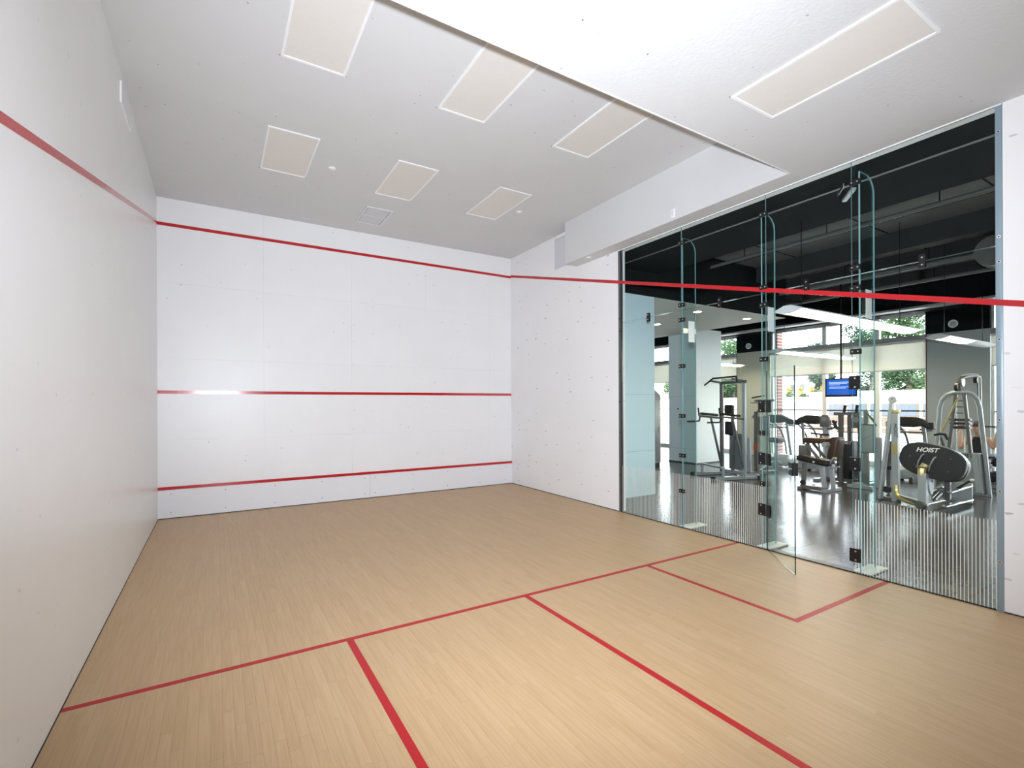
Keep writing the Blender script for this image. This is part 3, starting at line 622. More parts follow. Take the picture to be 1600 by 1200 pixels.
wh = thing('warehouse', (40.0, 0, -0.35), 'long low white building with a band of windows across the street', 'building')
span('wall', (0, -5, 0), (7, 20.5, 2.75), 'building_white', wh); span('parapet', (-0.15, -5.1, 2.75), (7.1, 20.6, 2.95), 'building_white', wh); span('base', (-0.06, -5, 0), (0, 20.5, 1.1), 'building_tan', wh)
for k in range(11):
    wdw = span('window', (-0.10, 3.0 + k * 1.5, 1.15), (0.0, 4.3 + k * 1.5, 2.05), 'building_tan', wh); span('pane', (-0.12, 3.08 + k * 1.5, 1.23), (-0.10, 4.22 + k * 1.5, 1.97), 'far_pane', wdw)
lw = thing('garden_wall', (43.5, 20.9, -0.35), 'low white wall under the hedge across the street', 'wall'); span('wall', (0, 0, 0), (0.3, 26, 2.55), 'building_white', lw); span('coping', (-0.05, 0, 2.55), (0.35, 26, 2.62), 'building_white', lw)
ho = thing('house', (80.0, 41.6, -0.35), 'small white house with a lavender grey roof beyond the yellow bushes', 'house')
span('wall', (0, 0, 0), (6, 3.4, 5.9), 'building_white', ho); prism('roof', [(-0.6, 5.9), (6.6, 5.9), (3.0, 7.7)], 'xz', -0.4, 3.8, 'roof_lavender', ho)
for k in range(2): wdw = span('window', (-0.06, 0.4 + k * 1.5, 3.9), (0, 1.4 + k * 1.5, 5.2), 'frame_white', ho); span('pane', (-0.08, 0.5 + k * 1.5, 4.0), (-0.06, 1.3 + k * 1.5, 5.1), 'far_pane', wdw)
def tree(x, y, h, rad, m, label, n=13000, name='tree', group='trees beyond the street', zb=0.14, trunk=True, leaf=0.14, conic=0.0):
    t = thing(name, (x, y, -0.35), label, 'shrub' if not trunk else 'tree', group=group)
    if not trunk: tube('stem', [(0, 0, 0), (0, 0, h * 0.6)], 0.06, 'bark', t, 6)
    if trunk: tube('trunk', [(0, 0, 0), (0.1, 0.05, h * 0.35), (0, -0.1, h * 0.7)], 0.2, 'bark', t, 8, radii=[0.03 * h, 0.02 * h, 0.008 * h])
    rnd = random.Random(int(x * 31 + y * 17)); lobes = []
    for k in range(26):
        a = rnd.uniform(0, 6.283); u = rnd.uniform(zb, 0.92); rr = rad * (1 - conic * u) * rnd.uniform(0.25, 0.75) * math.sqrt(max(0.05, 1 - (2 * (u - 0.55)) ** 2 * 0.7))
        lobes.append((Vector((rr * math.cos(a), rr * math.sin(a), u * h)), rad * rnd.uniform(0.32, 0.5) * (1 - conic * u * 0.7)))
    vs, fs = [], []
    for k in range(n):
        c, r = lobes[k % 26]; d = Vector((rnd.gauss(0, 1), rnd.gauss(0, 1), rnd.gauss(0, 1))).normalized(); p = c + d * r * rnd.uniform(0.55, 1.05)
        nrm = (d + Vector((rnd.gauss(0, .5), rnd.gauss(0, .5), rnd.gauss(0, .5)))).normalized(); a_, b_ = _frame(nrm); s = leaf * rnd.uniform(0.6, 1.3); i = len(vs)
        vs += [p + a_ * s, p + b_ * s * 0.6 + nrm * s * 0.2, p - a_ * s, p - b_ * s * 0.6 - nrm * s * 0.15]; fs.append((i, i + 1, i + 2, i + 3))
    me = bpy.data.meshes.new('crown'); me.from_pydata([tuple(v_) for v_ in vs], [], fs); me.materials.append(MATS[m]); link('crown', me, t)
TR = [(54, 9, 14, 3.4, 'leaf_mid', 'bushy mid green tree at the right of the window view'), (55, 16, 14, 3.4, 'leaf_pale', 'pale green rounded tree right of the mullion'), (61, 21.5, 15, 3.2, 'leaf_mid', 'mid green tree in the right window pane'), (70, 28.5, 17, 3.4, 'leaf_dark', 'dark green tall tree behind the television'),
      (66, 32.6, 9, 1.7, 'leaf_dark', 'low dark tree between the lavender roof and the mullion'), (92, 46.5, 13, 3.0, 'leaf_dark', 'dark tree left of the lavender roof'), (66, 44, 13, 3.0, 'leaf_mid', 'green tree seen right of the white pillar'), (62, 51, 12, 3.0, 'leaf_pale', 'pale green tree seen left of the white pillar'), (57, 2, 14, 3.4, 'leaf_dark', 'dark green tree far at the right edge of the view'), (64, 14, 17, 3.4, 'leaf_dark', 'tall dark tree rising behind the others at the right'), (58, 39.5, 10, 3.6, 'leaf_mid', 'low green tree beside the sand coloured column')]
for a in TR: tree(*a)
for k, (x, y) in enumerate(((50, 27.7), (50, 26.55), (50, 25.55), (50, 24.5))):
    tree(x, y, 3.95, 0.36, 'leaf_yellow', ['leftmost of the yellow bushes before the house', 'second yellow bush from the left before the house', 'third yellow bush before the house', 'yellow bush nearest the window mullion'][k], 900, 'yellow_bush', 'yellow bushes', 0.66, False, 0.055)
for k in range(4): tree(47.0, 23.0 + k * 1.45, 3.3, 0.70, 'leaf_mid', ['hedge bush under the yellow bushes, nearest the mullion', 'hedge bush under the yellow bushes, second from the mullion', 'hedge bush under the yellow bushes, third from the mullion', 'hedge bush under the yellow bushes, nearest the brick pier'][k], 1400, 'hedge_bush', 'hedge bushes', 0.2, False, 0.08)
# ================================================================== EQUIPMENT
def rel(base):
    b = Vector(base)
    return lambda x, y, z: Vector((x, y, z)) - b

# ---- chin-up, dip and knee-raise station
t = thing('chin_up_station', (11.35, 7.32, 0), 'chin-up and dip station with black arm pads before the white pillar', 'gym machine'); q = rel((11.35, 7.32, 0))
A, B = Vector((11.5, 7.73, 0)), Vector((11.2, 6.92, 0)); S = (B - A).normalized(); F = Vector((S.y, -S.x, 0)); 
if F.x > 0: F = -F
O = Vector((11.35, 7.32, 0)); Z = Vector((0, 0, 1)); mid = (A + B) / 2
for k, P in enumerate((A, B)):
    bar('upright', P - O, P - O + Z * 2.30, 0.075, 0.075, 'silver_dark' if k == 0 else 'silver_paint', t)
    bar('foot', P - O - F * 0.35 + Z * 0.04, P - O + F * 0.8 + Z * 0.04, 0.08, 0.07, 'silver_paint', t)
    for e in (-0.35, 0.8): box('foot_cap', P - O + F * e + Z * 0.04, (0.09, 0.09, 0.085), 'rubber', t, None, 0.01)
    ar = bar('arm', P - O + Z * 1.40, P - O + F * 0.62 + Z * 1.46, 0.05, 0.05, 'silver_dark', t)
    bar('arm_pad', P - O + F * 0.12 + Z * 1.475, P - O + F * 0.58 + Z * 1.52, 0.13, 0.06, 'pad_black', ar, bev=0.02)
    tube('grip', [P - O + F * 0.62 + Z * 1.46, P - O + F * 0.65 + Z * 1.66], 0.018, 'rubber', ar)
    tube('dip_grip', [P - O + F * 0.60 + Z * 1.44, P - O + F * 0.62 + Z * 1.34, P - O + F * 0.68 - S * (0.03 if k == 0 else -0.03) + Z * 1.33, P - O + F * 0.95 + Z * 1.33], 0.018, 'rubber', ar)
    bar('strut', P - O + F * 0.30 + Z * 1.41, P - O + F * 0.02 + Z * 0.25, 0.045, 0.045, 'silver_dark', t)
bar('crossbar', A - O + Z * 0.12, B - O + Z * 0.12, 0.07, 0.07, 'silver_paint', t); bar('step', A - O + F * 0.55 + Z * 0.28, B - O + F * 0.55 + Z * 0.28, 0.10, 0.04, 'silver_paint', t)
for P in (A, B): bar('step_post', P - O + F * 0.55 + Z * 0.05, P - O + F * 0.55 + Z * 0.27, 0.05, 0.05, 'silver_paint', t)
bar('head_beam', A - O + Z * 2.27 - S * 0.05, B - O + Z * 2.27 + S * 0.05, 0.07, 0.07, 'silver_dark', t)
for P in (A, B): bar('head_arm', P - O + Z * 2.28, P - O + F * 0.32 + Z * 2.33, 0.05, 0.05, 'silver_dark', t)
c0 = mid - O + F * 0.32 + S * 0.14 + Z * 2.38
tube('chin_bar', [c0 - S * 0.66 + F * 0.1 - Z * 0.16, c0 - S * 0.45, c0 + S * 0.45, c0 + S * 0.62 + F * 0.1 - Z * 0.12], 0.02, 'rubber', t)
bm = bmesh.new(); add_box(bm, (0, 0, 0), (0.30, 0.07, 0.27), None, 0.03, 0, 2); rot = Matrix((S, F, Z)).transposed(); finish(bm, 'back_pad', 'pad_black', t, mid - O + F * 0.10 + Z * 1.60, rot.to_euler(), True)
bm = bmesh.new(); add_box(bm, (0, 0, 0), (0.27, 0.07, 0.34), None, 0.03, 0, 2); finish(bm, 'lumbar_pad', 'pad_black', t, mid - O + F * 0.10 + Z * 1.17, rot.to_euler(), True)
bar('pad_stem', mid - O + Z * 0.15, mid - O + Z * 1.72, 0.07, 0.06, 'silver_dark', t)
bm = bmesh.new(); add_box(bm, (0, 0, 0), (0.54, 0.03, 0.88), None, 0.01, 0, 1); sh = finish(bm, 'shroud', 'shroud_grey', t, mid - O - F * 0.12 - S * 0.03 + Z * 0.60, rot.to_euler(), True)
lettering('letters', 'HOIST', 0.09, 'letter_black', t, axes(mid - O - F * 0.10 + Z * 0.92 + F * 0.0, S, Z), 0.3, 0.002)

# ---- seated cable machine behind it
t = thing('cable_machine', (12.15, 7.22, 0), 'grey cable machine with a red label right of the chin-up station', 'gym machine')
bar('post', (0.0, 0.0, 0.0), (0.02, 0.0, 1.56), 0.10, 0.10, 'silver_dark', t); bar('guide_column', (-0.25, 0.02, 0.05), (-0.25, 0.04, 0.92), 0.08, 0.06, 'silver_paint', t); box('label', (-0.056, 0.0, 0.68), (0.004, 0.09, 0.16), 'red_label', t)
bar('base', (-0.35, 0.02, 0.04), (0.7, -0.1, 0.04), 0.09, 0.08, 'silver_dark', t); bar('cross_foot', (-0.32, 0.22, 0.03), (-0.32, -0.25, 0.03), 0.08, 0.06, 'silver_paint', t)
bar('boom', (0.0, 0.10, 1.40), (0.12, -0.16, 1.78), 0.06, 0.06, 'silver_dark', t); bar('head', (0.05, 0.08, 1.82), (0.2, -0.34, 1.84), 0.05, 0.06, 'silver_dark', t)
tube('handle', [(0.05, 0.15, 1.90), (0.05, 0.05, 1.92), (0.1, -0.15, 1.95)], 0.018, 'rubber', t); cyl('cable', (0.06, 0.2, 1.78), (0.06, -0.1, 1.76), 0.008, 'rubber', t, 6)
box('stack_window', (0.12, -0.16, 1.22), (0.06, 0.20, 0.46), 'shroud_grey', t, None, 0.01); box('stack_panel', (0.10, -0.16, 1.22), (0.04, 0.13, 0.36), 'silver_paint', t, None, 0.005)
box('seat', (0.35, -0.30, 0.86), (0.30, 0.26, 0.12), 'pad_brown', t, None, 0.03); bar('seat_post', (0.35, -0.30, 0.05), (0.35, -0.28, 0.80), 0.06, 0.06, 'silver_dark', t); bar('brace', (0.02, 0.0, 0.62), (0.45, -0.36, 0.28), 0.05, 0.05, 'silver_paint', t); bar('foot_brace', (0.02, -0.02, 0.06), (0.4, -0.34, 0.42), 0.04, 0.04, 'silver_paint', t)

# ---- treadmills facing the court
def treadmill(x, y, label):
    t = thing('treadmill', (x, y, 0), label, 'treadmill', group='treadmills by the windows')
    box('deck', (0.95, 0, 0.14), (1.5, 0.62, 0.10), 'shroud_black', t, None, 0.02); box('belt', (1.0, 0, 0.195), (1.36, 0.46, 0.012), 'rubber', t)
    for s in (-1, 1):
        bar('side_rail', (0.28, s * 0.29, 0.20), (1.7, s * 0.29, 0.20), 0.08, 0.035, 'silver_paint', t)
        tube('handrail', [(0.02, s * 0.30, 1.24), (0.36, s * 0.32, 1.21), (0.72, s * 0.33, 1.00), (0.96, s * 0.34, 0.64), (1.06, s * 0.34, 0.22)], 0.026, 'silver_dark', t, curve=5)
        tube('grab_bar', [(0.0, s * 0.20, 1.18), (0.14, s * 0.28, 1.15), (0.36, s * 0.28, 1.14)], 0.02, 'rubber', t, curve=3)
        bar('upright', (0.18, s * 0.30, 0.18), (0.0, s * 0.26, 1.25), 0.07, 0.045, 'silver_paint', t)
        cyl('foot', (0.32, s * 0.26, 0.0), (0.32, s * 0.26, 0.10), 0.04, 'rubber', t); cyl('foot', (1.6, s * 0.26, 0.0), (1.6, s * 0.26, 0.10), 0.04, 'rubber', t)
    prism('motor_hood', [(-0.12, 0.05), (0.46, 0.05), (0.46, 0.24), (0.30, 0.34), (0.02, 0.36), (-0.10, 0.26)], 'xz', -0.33, 0.33, 'silver_paint', t, 0.025)
    cyl('crossbar', (0.02, -0.29, 1.10), (0.02, 0.29, 1.10), 0.02, 'silver_dark', t)
    c = prism('console', [(-0.42, 1.20), (-0.36, 1.34), (-0.16, 1.44), (0.16, 1.45), (0.36, 1.37), (0.44, 1.22), (0.34, 1.19), (0.26, 1.27), (0.10, 1.22), (-0.12, 1.22), (-0.26, 1.27), (-0.34, 1.18)], 'yz', -0.06, 0.08, 'pad_black', t, 0.02)
    box('display', (0.083, 0, 1.34), (0.01, 0.30, 0.12), 'shroud_grey', c)
    for s in (-1, 1): tube('cup_holder', [(0.0, s * 0.40, 1.18), (0.0, s * 0.40, 1.33)], 0.05, 'pad_black', c, 10)
treadmill(14.0, 7.78, 'black-console treadmill seen through the open glass door leaf, leftmost'); treadmill(14.0, 6.83, 'black-console treadmill right beside the edge of the open door leaf'); treadmill(14.0, 4.74, 'black-console treadmill behind the large oval-shrouded machine')

# ---- cable tower under the television
t = thing('cable_tower', (12.6, 5.45, 0), 'grey double-pulley cable tower under the television', 'gym machine')
for k, (y, h) in enumerate(((0.40, 1.42), (0.05, 1.50), (-0.08, 1.50), (-0.34, 1.44))): bar('post', (0.0 if k % 2 else 0.12, y, 0.0), (0.0 if k % 2 else 0.12, y, h), 0.085, 0.085, 'silver_dark' if k else 'silver_paint', t)
bar('head_beam', (0.03, 0.20, 1.52), (0.03, -0.36, 1.54), 0.08, 0.07, 'silver_dark', t)
for y in (0.36, -0.30):
    p = prism('pulley_head', [(y - 0.10, 1.22), (y + 0.10, 1.22), (y + 0.10, 1.42), (y + 0.05, 1.50), (y - 0.05, 1.50), (y - 0.10, 1.42)], 'yz', -0.10, -0.02, 'silver_dark', t, 0.012); cyl('pulley', (-0.12, y, 1.40), (-0.10, y, 1.40), 0.06, 'shroud_grey', p)
for y in (-0.02, -0.26): bar('grip_peg', (0.0, y, 1.56), (0.0, y - 0.02, 1.72), 0.05, 0.05, 'rubber', t)
tube('pad_arm', [(0.0, 0.14, 1.36), (0.0, 0.20, 1.20), (0.0, 0.26, 1.18), (0.0, 0.34, 1.18)], 0.018, 'rubber', t); box('arm_pad', (0.0, 0.17, 1.28), (0.07, 0.05, 0.22), 'pad_black', t, Matrix.Rotation(R(-25), 3, 'X'), 0.015)
box('weight_stack', (0.12, -0.02, 0.50), (0.22, 0.34, 0.86), 'shroud_black', t, None, 0.02); lettering('letters', 'HOIST', 0.09, 'letter_white', t, axes((0.007, -0.02, 0.88), (0, -1, 0), (0, 0, 1)), 0.3, 0.002)
for k in range(2): cyl('guide_rod', (0.10, 0.07 - 0.18 * k, 0.92), (0.10, 0.07 - 0.18 * k, 1.50), 0.012, 'chrome', t, 8)
cyl('pull_bar', (-0.03, 0.12, 1.12), (-0.03, -0.42, 1.12), 0.012, 'silver_dark', t, 8)
bar('base', (-0.3, 0.46, 0.03), (0.4, 0.40, 0.03), 0.1, 0.06, 'silver_paint', t); bar('base', (-0.3, -0.34, 0.03), (0.4, -0.36, 0.03), 0.1, 0.06, 'silver_paint', t); bar('base_beam', (0.05, 0.42, 0.05), (0.05, -0.40, 0.05), 0.09, 0.08, 'silver_dark', t)
# ---- chest press seen through the right-hand fin
t = thing('chest_press', (12.3, 4.86, 0), 'grey chest press with a rectangular shroud seen through the right glass fin', 'gym machine')
sh = box('shroud', (0, 0, 1.02), (0.12, 0.25, 0.56), 'shroud_grey', t, None, 0.015); box('shroud_rim', (0.012, 0, 1.02), (0.10, 0.28, 0.60), 'shroud_black', sh, None, 0.01); bar('rib', (-0.065, 0.08, 0.98), (-0.065, -0.09, 1.10), 0.02, 0.01, 'silver_dark', sh)
bar('post', (0.03, 0.03, 0.0), (0.03, 0.03, 0.76), 0.09, 0.09, 'silver_dark', t); bar('post', (0.10, -0.14, 0.0), (0.12, -0.17, 1.05), 0.10, 0.08, 'silver_paint', t); bar('mast', (0.05, 0.03, 1.3), (0.05, 0.03, 1.62), 0.08, 0.08, 'silver_dark', t)
bar('base', (-0.3, 0.05, 0.04), (0.4, 0.02, 0.04), 0.10, 0.07, 'silver_paint', t); bar('cross_foot', (-0.28, 0.24, 0.04), (-0.28, -0.22, 0.04), 0.09, 0.07, 'silver_paint', t); prism('back_pad', [(-0.26, 0.42), (-0.19, 0.42), (-0.30, 0.98), (-0.37, 0.98)], 'yz', 0.2, 0.5, 'pad_brown', t, 0.02); box('seat', (0.42, -0.22, 0.42), (0.32, 0.26, 0.07), 'pad_black', t, None, 0.02)
bar('seat_post', (0.42, -0.22, 0.0), (0.42, -0.22, 0.39), 0.07, 0.07, 'silver_dark', t); tube('handle', [(0.05, 0.03, 1.56), (-0.1, -0.16, 1.40), (-0.15, -0.22, 1.30)], 0.02, 'rubber', t)

# ---- leg curl bench
t = thing('leg_curl_bench', (11.15, 5.25, 0), 'leg curl bench with tan topped pad and dark roller behind the open door', 'gym machine')
box('chest_pad', (0.05, 0.02, 1.00), (0.36, 0.46, 0.10), 'pad_brown', t, None, 0.03); box('pad_top', (0.05, 0.02, 1.055), (0.33, 0.42, 0.012), 'pad_tan', t, None, 0.004)
bm = bmesh.new(); add_box(bm, (0, 0, 0), (0.30, 0.17, 0.46), None, 0.05, 0, 3); finish(bm, 'side_pad', 'pad_brown', t, (0.10, -0.28, 0.86), (R(10), 0, 0), True)
bm = bmesh.new(); add_box(bm, (0, 0, 0), (0.32, 0.62, 0.11), None, 0.035, 0, 3); finish(bm, 'thigh_pad', 'pad_black', t, (-0.02, 0.05, 0.60), (R(8), 0, 0), True)
box('pad_trim', (-0.12, 0.0, 0.665), (0.04, 0.44, 0.012), 'pad_tan', t, Matrix.Rotation(R(8), 3, 'X'))
for s in (-0.12, 0.14): bar('link', (s, 0.18, 0.94), (s, -0.06, 0.66), 0.05, 0.05, 'silver_dark', t)
cyl('roller', (-0.2, -0.20, 0.94), (0.28, -0.20, 0.94), 0.05, 'silver_paint', t); box('stack_cover', (0.0, 0.27, 0.78), (0.22, 0.16, 0.24), 'silver_dark', t, None, 0.02)
bar('rear_leg', (-0.08, 0.26, 0.04), (-0.05, 0.25, 0.55), 0.07, 0.07, 'silver_dark', t); bar('front_leg', (-0.10, -0.17, 0.05), (-0.05, -0.08, 0.55), 0.08, 0.07, 'silver_paint', t); bar('front_leg', (0.02, -0.27, 0.05), (0.02, -0.24, 0.55), 0.07, 0.07, 'silver_paint', t)
bar('base', (-0.10, 0.30, 0.05), (-0.10, -0.22, 0.05), 0.09, 0.08, 'silver_dark', t); bar('cross_foot', (-0.25, -0.20, 0.03), (0.35, -0.24, 0.03), 0.08, 0.06, 'silver_paint', t); bar('cross_foot', (-0.22, 0.28, 0.03), (0.35, 0.28, 0.03), 0.08, 0.06, 'silver_dark', t)
cyl('wheel', (-0.16, 0.24, 0.14), (-0.12, 0.24, 0.14), 0.05, 'rubber', t); bar('lever', (-0.06, -0.22, 0.52), (-0.10, -0.34, 0.70), 0.03, 0.03, 'silver_paint', t); ball('knob', (-0.11, -0.37, 0.68), (0.03, 0.03, 0.03), 'gold', t)
tube('handle', [(-0.05, -0.22, 0.46), (-0.06, -0.34, 0.50), (-0.06, -0.42, 0.52)], 0.016, 'silver_paint', t); ball('bolt_cap', (-0.19, 0.0, 0.58), (0.02, 0.025, 0.025), 'chrome', t)
cyl('pull_bar', (0.1, 0.20, 1.14), (0.1, -0.16, 1.12), 0.02, 'rubber', t); bar('pull_post', (0.1, 0.0, 1.06), (0.1, 0.0, 1.13), 0.05, 0.03, 'silver_dark', t)

# ---- oval-shrouded leg machine in front
t = thing('leg_machine', (11.0, 3.65, 0), 'large silver leg machine with a black oval shroud, nearest the glass', 'gym machine'); q = rel((11.0, 3.65, 0))
a, b = q(11.03, 4.12, 0.02), q(11.09, 3.945, 1.82); bar('leaning_post', a, b, 0.055, 0.10, 'silver_paint', t, up=(1, 0, 0)); d = cyl('post_head', q(11.12, 3.94, 1.82), q(11.06, 3.94, 1.82), 0.062, 'silver_paint', t, 18); cyl('pivot', q(11.06, 3.94, 1.83), q(11.05, 3.94, 1.83), 0.014, 'screw', d, 8)
m_ = bar('mast', q(11.12, 3.91, 0.0), q(11.12, 3.91, 1.58), 0.10, 0.10, 'silver_paint', t); box('mast_cap', q(11.12, 3.91, 1.61), (0.12, 0.13, 0.06), 'gold', m_, None, 0.008); box('plate', q(11.065, 3.90, 0.93), (0.006, 0.085, 0.19), 'gold', m_)
lettering('letters', 'HOIST', 0.085, 'letter_black', m_, axes(q(11.066, 3.89, 1.28), (0, 0, -1), (0, -1, 0)), 0.3, 0.002)
bar('rear_foot', q(11.25, 4.25, 0.025), q(11.1, 3.85, 0.025), 0.08, 0.05, 'silver_dark', t); cyl('foot_wheel', q(11.12, 4.03, 0.20), q(11.05, 4.03, 0.20), 0.06, 'rubber', t)
tube('bent_tube', [q(11.06, 3.88, 0.30), q(11.05, 3.87, 0.18), q(11.0, 3.80, 0.09), q(10.86, 3.62, 0.07), q(10.70, 3.40, 0.07)], 0.042, 'gold', t, curve=4); bar('base', q(11.05, 3.82, 0.10), q(10.70, 3.40, 0.10), 0.09, 0.07, 'silver_dark', t)
bar('front_post', q(10.67, 3.36, 0.06), q(10.69, 3.36, 0.60), 0.11, 0.12, 'silver_paint', t); tube('neck', [q(10.68, 3.38, 0.56), q(10.68, 3.38, 0.66), q(10.72, 3.34, 0.74)], 0.06, 'gold', t); box('collar', q(10.68, 3.37, 0.70), (0.10, 0.16, 0.03), 'silver_dark', t, None, 0.006)
bm = bmesh.new(); add_prism(bm, oval(0.435, 0.275, 32, 2.7), 'yz', -0.07, 0.09); bmesh.ops.bevel(bm, geom=[e for e in bm.edges if abs(e.verts[0].co.x - e.verts[1].co.x) < 1e-4], offset=0.015, segments=2, affect='EDGES')
sh = finish(bm, 'shroud', 'shroud_black', t, q(10.80, 3.275, 0.80), (R(14), 0, R(5)), True)
bm = bmesh.new(); add_prism(bm, oval(0.42, 0.26, 32, 2.7, (-0.02, -0.04)), 'yz', 0.09, 0.24); finish(bm, 'shroud_rim', 'pad_brown', sh)
lettering('letters', 'HOIST', 0.10, 'letter_white', sh, axes((-0.073, 0.10, 0.165), (0, -1, 0.25), (0, 0.25, 1)), 0.35, 0.002, 0.002)
for y in (0.12, -0.04): tube('bracket', [(-0.07, y + 0.035, -0.16), (-0.12, y + 0.03, -0.05), (-0.12, y + 0.01, 0.07), (-0.07, y, 0.09)], 0.010, 'silver_paint', sh)
for y, z in ((0.29, 0.0), (-0.22, 0.12), (-0.24, -0.09), (0.20, -0.12)): ball('bolt', (-0.071, y, z), (0.006, 0.012, 0.012), 'steel_dark', sh, 1)
wh_ = cyl('transport_wheel', q(10.60, 3.39, 0.075), q(10.66, 3.36, 0.075), 0.075, 'silver_dark', t, 18)
for y in (3.34, 3.10):
    bar('rail', q(10.70, y, 0.10), q(11.90, y, 0.08), 0.03, 0.08, 'chrome', t, up=(0, 1, 0)); bar('upper_rail', q(10.95, y, 0.30), q(11.90, y, 0.32), 0.03, 0.06, 'chrome', t, up=(0, 1, 0))
bar('end_plate', q(11.90, 3.22, 0.02), q(11.90, 3.22, 0.36), 0.28, 0.04, 'silver_paint', t, up=(1, 0, 0)); prism('cam', [(c_[0], c_[1]) for c_ in oval(0.10, 0.17, 16, 2, (-0.18, 0.42))], 'xz', q(0, 3.29, 0).y, q(0, 3.32, 0).y, 'silver_paint', t); ball('cam_bolt', q(10.82, 3.285, 0.47), (0.02, 0.008, 0.03), 'screw', t, 1)
box('seat', q(11.35, 3.25, 0.52), (0.50, 0.32, 0.07), 'pad_black', t, Matrix.Rotation(R(4), 3, 'Y'), 0.02); bar('seat_post', q(11.35, 3.25, 0.1), q(11.35, 3.25, 0.49), 0.08, 0.08, 'silver_dark', t)
tube('lever', [q(11.45, 3.16, 0.30), q(11.55, 3.02, 0.44)], 0.018, 'rubber', t); ball('knob', q(11.56, 2.99, 0.46), (0.035, 0.035, 0.025), 'letter_white', t); cyl('spring', q(10.86, 3.28, 0.16), q(11.15, 3.28, 0.24), 0.03, 'screw', t)
box('side_pad', q(10.95, 3.62, 0.42), (0.06, 0.05, 0.12), 'pad_brown', t, None, 0.01)

# ---- lat pulldown machine
t = thing('lat_pulldown', (13.0, 3.5, 0), 'tall grey lat pulldown machine with an arched frame before the grey column', 'gym machine'); q = rel((13.0, 3.5, 0))
tube('arch', [q(12.88, 3.95, 0.0), q(12.90, 3.87, 1.2), q(12.91, 3.845, 1.66), q(12.92, 3.81, 1.82), q(12.93, 3.74, 1.92), q(12.95, 3.66, 1.955), q(12.99, 3.46, 1.955), q(13.01, 3.38, 1.92), q(13.03, 3.32, 1.82), q(13.04, 3.285, 1.66), q(13.06, 3.22, 0.8), q(13.07, 3.16, 0.0)], 0.038, 'silver_paint', t, 10, 1.2)
prism('shroud', [(q(0, 3.82, 0).y, 0.05), (q(0, 3.20, 0).y, 0.05), (q(0, 3.26, 0).y, 0.80), (q(0, 3.74, 0).y, 0.80)], 'yz', -0.08, 0.10, 'shroud_grey', t, 0.01)
prism('stripe', [(q(0, 3.30, 0).y, 0.07), (q(0, 3.21, 0).y, 0.07), (q(0, 3.29, 0).y, 0.80), (q(0, 3.37, 0).y, 0.80)], 'yz', -0.10, -0.081, 'silver_paint', t)
lettering('letters', 'HOIST', 0.10, 'letter_black', t, axes(q(12.915, 3.50, 0.75), (0, -1, 0), (0, 0, 1)), 0.35, 0.002, 0.003)
bar('inner_post', q(12.95, 3.72, 0.80), q(12.97, 3.61, 1.93), 0.05, 0.07, 'silver_dark', t); bar('inner_post', q(12.98, 3.40, 0.80), q(12.98, 3.49, 1.93), 0.05, 0.07, 'silver_dark', t)
for y in (3.62, 3.50): cyl('guide_rod', q(13.03, y, 0.8), q(13.03, y, 1.92), 0.010, 'chrome', t, 8)
for z in (1.28, 1.36, 1.43): box('weight_plate', q(13.02, 3.56, z), (0.14, 0.30, 0.045), 'shroud_black', t, None, 0.006)
for z in (1.56, 1.68, 1.80): box('cross_tie', q(13.0, 3.555, z), (0.03, 0.10, 0.025), 'silver_dark', t)
tube('boom', [q(12.97, 3.56, 1.95), q(12.98, 3.60, 2.08), q(13.06, 3.56, 2.25), q(13.35, 3.52, 2.30), q(13.75, 3.52, 2.30)], 0.04, 'silver_dark', t); cyl('pulley', q(12.97, 3.62, 2.06), q(12.97, 3.57, 2.06), 0.08, 'shroud_black', t); cyl('pulley', q(13.08, 3.58, 2.16), q(13.08, 3.53, 2.16), 0.09, 'silver_paint', t); cyl('pulley', q(13.72, 3.55, 2.22), q(13.72, 3.49, 2.22), 0.07, 'shroud_black', t)
tube('side_stay', [q(13.72, 3.46, 2.28), q(13.50, 3.40, 1.85), q(13.40, 3.38, 1.15)], 0.022, 'silver_paint', t); cyl('cable', q(13.78, 3.52, 2.20), q(14.18, 3.58, 1.27), 0.007, 'rubber', t, 6)
tube('swing_arm', [q(12.94, 3.57, 1.86), q(12.86, 3.80, 1.20)], 0.018, 'gold', t); tube('grip', [q(12.86, 3.92, 1.12), q(12.86, 3.82, 1.15), q(12.86, 3.75, 1.14), q(12.86, 3.71, 1.04)], 0.022, 'rubber', t)
tube('pull_bar', [q(14.18, 4.06, 1.22), q(14.18, 3.90, 1.272), q(14.18, 3.24, 1.266), q(14.18, 3.08, 1.21)], 0.014, 'rubber', t)
box('seat', q(14.08, 3.58, 0.46), (0.36, 0.34, 0.08), 'pad_black', t, None, 0.025); bar('seat_post', q(14.08, 3.58, 0.05), q(14.08, 3.58, 0.42), 0.08, 0.08, 'silver_paint', t); bar('base', q(12.95, 3.55, 0.04), q(14.35, 3.58, 0.04), 0.10, 0.07, 'silver_paint', t); bar('cross_foot', q(14.3, 3.85, 0.04), q(14.3, 3.30, 0.04), 0.09, 0.07, 'silver_paint', t)
bar('front_foot', q(12.86, 3.99, 0.025), q(13.06, 3.13, 0.025), 0.10, 0.05, 'silver_dark', t)

